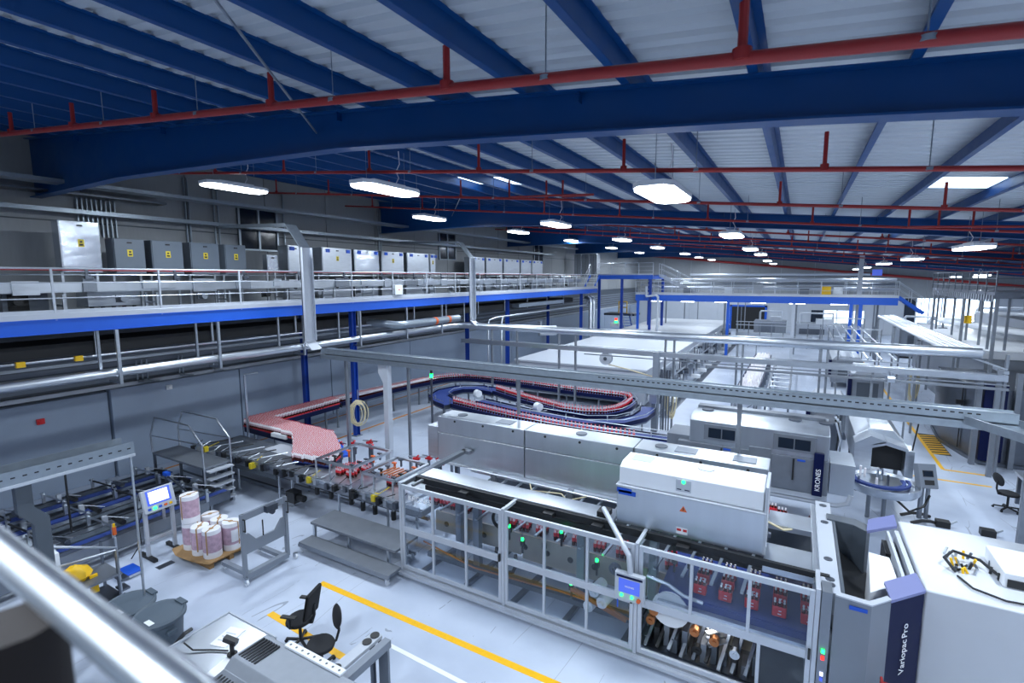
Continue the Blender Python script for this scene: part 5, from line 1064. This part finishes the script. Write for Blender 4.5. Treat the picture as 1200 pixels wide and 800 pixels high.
# ================================================================== LARGE WHITE TUNNEL, FAR LINES
t = thing('pasteuriser', 'huge flat topped white tunnel machine stretching into the far hall', 'machine', (-9.6, 39, 0))
for k in range(8): part('roof_panel', MB().box(-3.5, -15.6+k*3.95, 1.9, 3.6, -15.6+(k+1)*3.95-.04, 2.0), 'housing_white' if k % 3 else 'lgrey_paint', t, .01)
part('body', MB().box(-3.4, -15.5, .3, 3.5, 16, 1.9), 'lgrey_paint', t)
part('front_band', MB().box(-3.4, -15.55, .9, 3.5, -15.5, 1.3), 'steel', t)
for k in range(12):
    for x in (-3.2, 3.3): part('leg', MB().box(x-.06, -15+k*2.7, 0, x+.06, -14.88+k*2.7, .3), 'steel_dark', t)
for k in range(15): part('side_pump', MB().cyl((3.55, -15+k*2.0, .6), (3.95, -15+k*2.0, .6), .16, n=10).box(3.5, -15.2+k*2.0, .9, 3.8, -14.6+k*2.0, 1.4), ('white_paint', 'steel_dark', 'steel')[k % 3], t)
t = thing('pipe_line', 'row of valves and pipes along the right side of the white tunnel', 'pipe line', (-5.75, 24, 0))
for k in range(26):
    yy = k*1.15; q = k % 4
    part('valve_post', MB().box(-.03, yy, .05, .03, yy+.06, 1.5+.3*(q == 1)).box(-.25, yy-.05, .6+.2*q, .2, yy+.2, .8+.2*q), ('steel', 'steel_dark', 'steel_matt', 'steel')[q], t)
    if k % 2: part('white_box', MB().box(.25, yy, .2, .75, yy+.3, .4), 'white_paint', t)
part('pipe_run', MB().tube([(-.1, 0, 1.7), (-.1, 30, 1.7)], .05, 6).tube([(.12, 0, 1.1), (.12, 30, 1.1)], .05, 6), 'steel', t)
t = thing('white_conveyor', 'conveyor with a bright white belt on dark trestles in the middle of the hall', 'conveyor', (-1.9, 30, 0))
part('belt', MB().box(-.42, -6, .98, .42, 8.5, 1.0), 'white_paint', t); part('side_rail', MB().box(-.5, -6, .88, -.43, 8.5, 1.05).box(.43, -6, .88, .5, 8.5, 1.05), 'panel_blue', t)
for k in range(9):
    for x in (-.45, .45): part('leg', MB().box(x-.04, -5.9+k*1.75, 0, x+.04, -5.82+k*1.75, .9), 'steel_matt', t)
    part('brace', MB().bar((-.45, -5.9+k*1.75, .1), (.45, -5.9+k*1.75, .8), .03, .03), 'steel_dark', t)
mb = MB()
for k in range(500): mb.cyl((random.uniform(-1.0, .35), random.uniform(-6, 8), 1.0), (0, 0, 0), .02) if 0 else mb.lathe([(.03, 0), (.03, .16), (.012, .22)], (random.uniform(-.38, .38), random.uniform(-6, 8.3), 1.0), 5)
solo('white_bottles', mb, 'cap_white', 'scattered mass of tiny white bottles on the white belt', 'bottles', (-1.9, 30, 0), kind='stuff')
t = thing('trestle_conveyor', 'empty steel trestle conveyor next to the white belt', 'conveyor', (-.6, 31, 0))
part('frame', MB().box(-.5, -6, .85, -.42, 6, 1.0).box(.42, -6, .85, .5, 6, 1.0), 'steel_matt', t)
for k in range(10): part('roller', MB().cyl((-.42, -5.6+k*1.2, .95), (.42, -5.6+k*1.2, .95), .05, n=8), 'steel', t)
for k in range(4):
    for x in (-.46, .46): part('leg', MB().box(x-.04, -5.8+k*3.8, 0, x+.04, -5.72+k*3.8, .85), 'steel_dark', t)
conveyor('far_conveyor', 'curved pale conveyor deep in the hall below the far walkway', [(-4.8, 43.8), (-3.5, 45), (-1.5, 45.4), (.8, 45.2), (1.6, 44)], .4, 1.5, 'white_paint', True, 2.5)
t = thing('depalletiser', 'low steel machine line in the far hall before the end wall', 'machine', (0, 52, 0))
part('bed', MB().box(-5, -.5, .9, 6, .5, 1.2), 'steel', t); part('rail', MB().box(-5, -.55, 1.9, 6, -.5, 1.96).box(-5, -.55, 2.2, 2, -.5, 2.26), 'lgrey_paint', t)
for k in range(12): part('leg', MB().box(-4.9+k*.95, -.5, 0, -4.82+k*.95, -.42, 2.2), 'steel_matt', t)
for (x, yy, a, b, h, lb) in ((2.9, 28.4, 1.2, 2.4, 1.9, 'boxy steel machine with blue end panel behind the hood'), (1.3, 24, 1.3, 2.2, 1.3, 'low steel machine with rounded cover behind the hood'), (2.6, 36, 1.5, 4, 1.6, 'long low steel machine along the yellow floor line')):
    t = thing('line_machine', lb, 'machine', (x, yy, 0)); part('body', MB().box(-a/2, -b/2, .3, a/2, b/2, h), 'steel_matt', t, .03); part('top_cover', MB().prism([(-a/2, h), (a/2, h), (a/2-.2, h+.25), (-a/2+.2, h+.25)], -b/2, b/2, 'y'), 'lgrey_paint', t, .02)
    part('blue_panel', MB().box(-a/2-.15, -b/2-.1, .6, -a/2, -b/2+.1, h), 'panel_blue', t); part('dark_front', MB().box(-a/3, -b/2-.01, .6, a/3, -b/2, h-.3), 'dgrey_paint', t)
    for s in (-1, 1): part('leg', MB().box(s*a/2-.1*s-.05, -b/2+.1, 0, s*a/2-.1*s+.05, -b/2+.2, .3), 'steel_dark', t)
# ================================================================== RIGHT SIDE
t = thing('filler_tank', 'curved stainless filler enclosure with a tall dark blue panel at the yellow line', 'machine', (6.4, 24.2, 0))
part('shell', MB().prism([(-1.2, 2.6), (-1.35, .4), (-1.0, -1.2), (-.75, -2.0), (-.3, -2.0), (3.5, -2.0), (3.5, 2.6)], .12, 2.6), 'steel_dark', t)
part('plinth', MB().prism([(-1.25, 2.6), (-1.4, .4), (-1.05, -1.3), (-.8, -2.1), (3.5, -2.1), (3.5, 2.6)], 0, .12), 'steel_dark', t)
for x in (-1.0, -.04): part('pillar', MB().box(x-.07, -2.24, 0, x+.07, -2.05, 3.2), 'steel_matt', t)
part('blue_panel', MB().box(-.88, -2.3, .2, -.3, -2.05, 2.8), 'panel_blue', t, .02); part('notice', MB().box(-.72, -2.31, 1.35, -.42, -2.3, 1.75), 'paper', t)
part('notice_print', MB().box(-.69, -2.316, 1.48, -.58, -2.31, 1.7).box(-.55, -2.316, 1.42, -.45, -2.31, 1.66), 'dgrey_paint', t)
text('lettering', 'KRONES', .22, 'paper', t, frame3((-.5, -2.315, 1.95), (0, 0, 1), (-1, 0, 0)))
part('door_line', MB().box(-1.13, -.9, .2, -1.1, -.86, 2.5).box(-1.3, .3, .2, -1.26, .34, 2.5), 'black', t)
for yy in (-1.0, .2): part('hinge', MB().box(-1.3, yy, 1.8, -1.1, yy+.1, 1.95), 'black', t)
t = thing('clean_room', 'big white topped stainless filler room with tall slim posts', 'machine', (10.5, 32, 0))
part('room_wall', MB().box(-3.8, -4.9, 0, 7, 8, 3.0), 'steel_matt', t, .02); part('white_roof', MB().box(-4.0, -5.0, 3.0, 7.2, 8.2, 3.35), 'white_paint', t, .03); part('upper_box', MB().box(-1.5, -4.2, 3.35, 7, 7, 4.3), 'lgrey_paint', t, .02)
for (x, yy) in ((-3.7, -4.6), (-3.2, -4.7), (-2.6, -4.8), (-3.6, -3), (-3.6, -1), (-3.6, 1.5), (-1.8, -4.8), (-3.6, 5)): part('post', MB().box(x-.04, yy-.04, 3.35, x+.04, yy+.04, 5.7), 'steel_matt', t)
part('duct', MB().tube([(-3.5, 4.5, 3.9), (-2.6, -.5, 3.9), (-1.8, -2, 3.9), (-1.6, -2.4, 3.4)], .17, 10), 'white_paint', t)
part('yellow_beacon', MB().box(-3.9, -1.9, 4.2, -3.65, -1.7, 4.55), 'yellow', t)
t = thing('service_platform', 'high steel service platform with toothed edge and stairs above the filler room', 'platform', (10, 30, 5.6))
part('deck', MB().box(-3.6, -4.5, -.12, 7, 6, 0), 'steel_dark', t)
for k in range(30): part('grating_bar', MB().box(-3.64, -4.4+k*.34, -.26, -3.6, -4.25+k*.34, .0), 'steel_matt', t)
for (x, yy) in ((-3.5, -4.4), (-3.5, 0), (-3.5, 5.8), (1, -4.4)): part('post', MB().box(x-.05, yy-.05, -5.6, x+.05, yy+.05, -.12), 'steel_matt', t)
railing('platform_railing', 'silver railing around the high service platform', 'railing', [(6.4, 36, 5.6), (6.4, 25.5, 5.6), (17, 25.5, 5.6)], .9, 1.2, 2, mt='steel_dark')
stairs('platform_stairs', 'steep steel stairs below the high service platform', (9.0, 24.4, 2.4), (7.2, 24.4, 5.55), (0, 1, 0), .8, 9)
solo('yellow_bin', MB().box(-.3, -.25, 0, .3, .25, .62), 'yellow', 'yellow crate standing on the far walkway', 'crate', (1.65, 42.9, 5.02), None, .03)
# desk with chair at right
t = thing('work_desk', 'steel desk with papers beside the swivel chair at the filler', 'desk', (6.3, 17.6, 0)); part('desk_top', MB().box(-.75, -1.2, .82, .7, 1.2, .9), 'steel', t, .01)
part('desk_side', MB().box(-.6, -1.1, .1, .6, 1.1, .82), 'steel_matt', t); [part('desk_leg', MB().box(-.7, q-.04, 0, -.62, q+.04, .82), 'steel_dark', t) for q in (-1.1, 1.1)]
solo('paper_pile', MB().box(-.3, -.4, 0, .3, .4, .03), 'paper', 'white paper pile on the steel desk at the filler', 'paper', (6.1, 17.5, .9), None, 0, .2)
office_chair((5.25, 18.0, 0), .3, 'black swivel chair beside the steel desk at the filler', False)
solo('round_column', MB().box(-.07, -.07, 0, .07, .07, 3.9), 'steel_matt', 'dark square steel post at the right of the desk', 'post', (4.85, 15.6, 0))
solo('rack_column', MB().box(-.06, -.06, 0, .06, .06, 3.45), 'steel_matt', 'square steel rack post in front of the blue fronted filler', 'post', (5.55, 20.85, 0))
# ================================================================== FAR WALKWAY
FYW, FZ = 42.4, 4.95
t = thing('far_walkway', 'raised far walkway with bright blue beam across the hall', 'walkway', (0, FYW, FZ))
part('deck_plate', MB().box(-12, 0, -.06, 5.8, 1.6, 0), 'steel_dark', t); part('edge_beam', MB().box(-12, -.04, -.55, 5.8, .02, -.03), 'edge_blue', t); part('edge_plate', MB().box(-12, -.06, -.05, 5.8, -.04, .07), 'alu', t)
for x in (-11.8, -4.75, 3.2, 3.75): part('column', MB().box(x-.1, .0, -FZ, x+.1, .15, -.5), 'edge_blue', t)
part('column', MB().box(-.4, .2, -FZ, -.18, .4, -.5), 'alu', t)
for k in range(6): part('under_lamp', MB().box(-11+k*2.6, .6, -.62, -10+k*2.6, .8, -.56), 'lamp_glow', t)
railing('far_railing', 'silver railing on the far blue walkway', 'railing', [(-12, FYW, FZ), (5.8, FYW, FZ)], 1.05, 1.5, 2)
railing('far_railing', 'rear railing of the far blue walkway', 'railing', [(-12, FYW+1.55, FZ), (5.8, FYW+1.55, FZ)], 1.05, 1.5, 2)
stairs('walkway_stairs', 'short steel stairs with blue stringers at the right end of the far walkway', (7.2, FYW, 3.9), (5.8, FYW, FZ), (0, 1, 0), 1.0, 5, 'edge_blue')
t = thing('upper_platform', 'small higher blue platform where the mezzanine ends', 'platform', (-13.3, 44.6, 6.5))
part('deck_plate', MB().box(-3.5, -2.6, -.06, 2.8, 2, 0), 'steel_dark', t); part('edge_beam', MB().box(-1.9, -2.66, -.32, 2.8, -2.6, .02).box(2.74, -2.6, -.32, 2.8, 2, .02), 'edge_blue', t)
for (x, yy) in ((-1.8, -2.5), (.2, -2.5), (2.6, -2.5), (1.4, 1.8), (2.6, 1.8)): part('column', MB().box(x-.1, yy-.1, -6.5, x+.1, yy+.1, -.3), 'column_blue', t)
railing('upper_railing', 'silver railing of the small upper platform', 'railing', [(-15.2, 42.0, 6.52), (-10.5, 42.0, 6.52)], 1.0, 1.1, 2)
stairs('mezzanine_stairs', 'short steel stairs from the mezzanine to the upper platform', (-15.9, 40.6, 5.45), (-15.9, 42.0, 6.5), (1, 0, 0), .85, 5, 'edge_blue')
stairs('descending_stairs', 'steel stairs with pale stringers from the upper platform to the far walkway', (-7.4, 44.05, 4.95), (-10.5, 44.05, 6.5), (0, 1, 0), .9, 7, 'alu')
stairs('blue_stairs', 'bright blue steps with silver rails below the upper platform', (-13.9, 45.8, 1.0), (-14.8, 47.2, 2.9), (.5, .32, 0), .85, 8, 'edge_blue', 'edge_blue')
t = thing('blue_stairs_landing', 'dark landing that carries the bright blue steps', 'platform', (-15.0, 47.4, 0)); part('landing_deck', MB().box(-1.5, 0, 2.7, 1.5, 2, 2.9), 'dgrey_paint', t); part('landing_base', MB().box(-1.3, -2.0, 0, 1.75, 2, 1.0), 'lgrey_paint', t)
t = thing('yellow_gate', 'small yellow safety gate below the upper platform', 'gate', (-15.2, 48, 2.9)); part('gate_frame', MB().tube([(0, 0, 0), (0, 0, 1.1), (.8, 0, 1.1), (.8, 0, 0)], .06, 6).tube([(0, 0, .55), (.8, 0, .55)], .05, 6), 'yellow', t)
solo('signal_tower', MB().use('led_green').box(-.1, -.1, 0, .1, .1, .2).use('led_red').box(-.1, -.1, .2, .1, .1, .4).use('white_paint').box(-.4, -.4, -.3, .4, .4, 0), None, 'green and red signal light on a white base near the blue columns', 'signal lamp', (-14.0, 43.5, 2.35))
solo('standpipe', MB().tube([(-.6, 0, 5.6), (-.6, 0, 4.9), (-.55, 0, 4.8), (.2, 0, 4.9), (.35, 0, 4.75), (.35, 0, 0)], .1, 10), 'alu', 'white pipe bending down in front of the far walkway', 'pipe', (-10.2, 41.2, 0))
solo('roof_support_column', MB().box(-.15, -.15, 0, .15, .15, 7.9), 'alu', 'grey roof column rising behind the far walkway', 'column', (3.9, 46, 0))
solo('roof_sign', MB().box(-.3, -.05, 0, .3, .05, .45), 'screen_blue', 'small lit blue sign hanging under the far roof', 'sign', (4.9, 46, 6.4))
for (x, z, lb) in ((-16.6, 7.0, 'pale steel cabinet on the upper platform beside the wall'),):
    for k in range(3):
        t = thing('tower_cabinet', 'tall pale steel cabinet on the far upper platform', 'cabinet', (-17.6+k*.75, 43.6, 6.5), 0, 'tall cabinets on the upper platform'); part('body', MB().box(-.33, -.4, 0, .33, .4, 1.9), 'steel', t, .02); part('door_seam', MB().box(-.01, -.41, .1, .01, -.4, 1.8), 'dgrey_paint', t)

# ================================================================== MORE FAR DETAIL
for k, (z, yy) in enumerate(((5.4, 47.0), (5.75, 47.4), (6.1, 49), (5.2, 58), (6.6, 66.5))):
    t = thing('far_pipe', 'long grey pipe behind the far walkway railing', 'pipe', (0, yy, z), 0, 'far pipes behind the walkway'); part('pipe_run', MB().tube([(-12, 0, .05), (6.5, 0, 0)], .1 if k < 3 else .14, 8), 'steel_matt' if k % 2 else 'alu', t)
    for q in range(4): part('pipe_post', MB().box(-11+q*5.4, .1, -z, -10.9+q*5.4, .2, 0), 'steel_matt', t)
t = thing('far_gutter', 'dark red pipe following the sloping top of the end wall', 'pipe', (0, YE-.4, 0)); part('pipe_run', MB().tube([(-18.5, 0, 9.25), (XR-.5, 0, 5.1)], .14, 8), 'pipe_red', t)
for k in range(5):
    t = thing('far_equipment', 'pale equipment box standing on the far walkway', 'equipment', (-8+k*2.6+(k % 2)*.5, FYW+1.1, FZ), 0, 'boxes on the far walkway'); part('case', MB().box(-.3, -.2, 0, .3, .2, .45+.2*(k % 3)), ('grey_paint', 'steel', 'lgrey_paint')[k % 3], t, .02); part('lid', MB().box(-.32, -.22, .45+.2*(k % 3), .32, .22, .48+.2*(k % 3)), 'dgrey_paint', t)
for k, (x, yy, a, b, h, m_) in enumerate(((8.6, 42.6, 3, 3, 2.6, 'steel_matt'), (12.6, 47, 5, 3, 3.2, 'steel'), (8.5, 51, 3, 4, 2.2, 'grey_paint'), (17.8, 44, 4, 5, 3.6, 'steel_matt'), (1.5, 55.2, 4, 3, 2.0, 'steel'), (-2.5, 60, 3, 2, 1.8, 'steel_matt'), (9, 20, 2.2, 3, 2.3, 'steel_matt'), (14, 20, 5, 5, 3.0, 'steel'))):
    t = thing('process_machine', 'steel process machine with top pipes beyond the filler' if x > 7 else 'low steel process machine before the end wall', 'machine', (x, yy, 0), 0, 'process machines in the far hall'); part('body', MB().box(-a/2, -b/2, .15, a/2, b/2, h), m_, t, .04); part('base', MB().box(-a/2+.1, -b/2+.1, 0, a/2-.1, b/2-.1, .15), 'black', t)
    part('door', MB().box(-a/3, -b/2-.02, .4, a/6, -b/2, h-.4), 'steel_dark', t); part('top_pipe', MB().tube([(-a/3, 0, h), (-a/3, 0, h+.8), (-a/3+.1, 0, h+.95), (a/3, 0, h+.95), (a/3, 0, h)], .1, 8), 'alu', t)
    part('top_box', MB().box(0, -b/3, h, a/3, b/3, h+.4), 'lgrey_paint', t)
for k in range(7):
    solo('service_post', MB().box(-.05, -.05, 0, .05, .05, 6.0-.1*k).box(-.2, -.1, 3+.3*k, .2, .1, 3.4+.3*k), 'steel_matt', 'slim steel service post with a box among the filler machines', 'post', (7.3+k*1.3, 37.5+(k*2.3) % 5, 0), 'service posts near the filler')
solo('red_tray', MB().box(-.3, -.15, 0, .3, .15, .06).box(-.3, -.15, .06, -.27, .15, .12).box(.27, -.15, .06, .3, .15, .12), 'pipe_red', 'dark red tray on a stand in front of the blue corner panel', 'tray', (1.5, 7.4, 1.05), None, .01)
solo('tray_stand', MB().box(-.2, -.1, 0, .2, .1, 1.05), 'grey_paint', 'low grey stand under the dark red tray', 'stand', (1.5, 7.4, 0), None, .01)
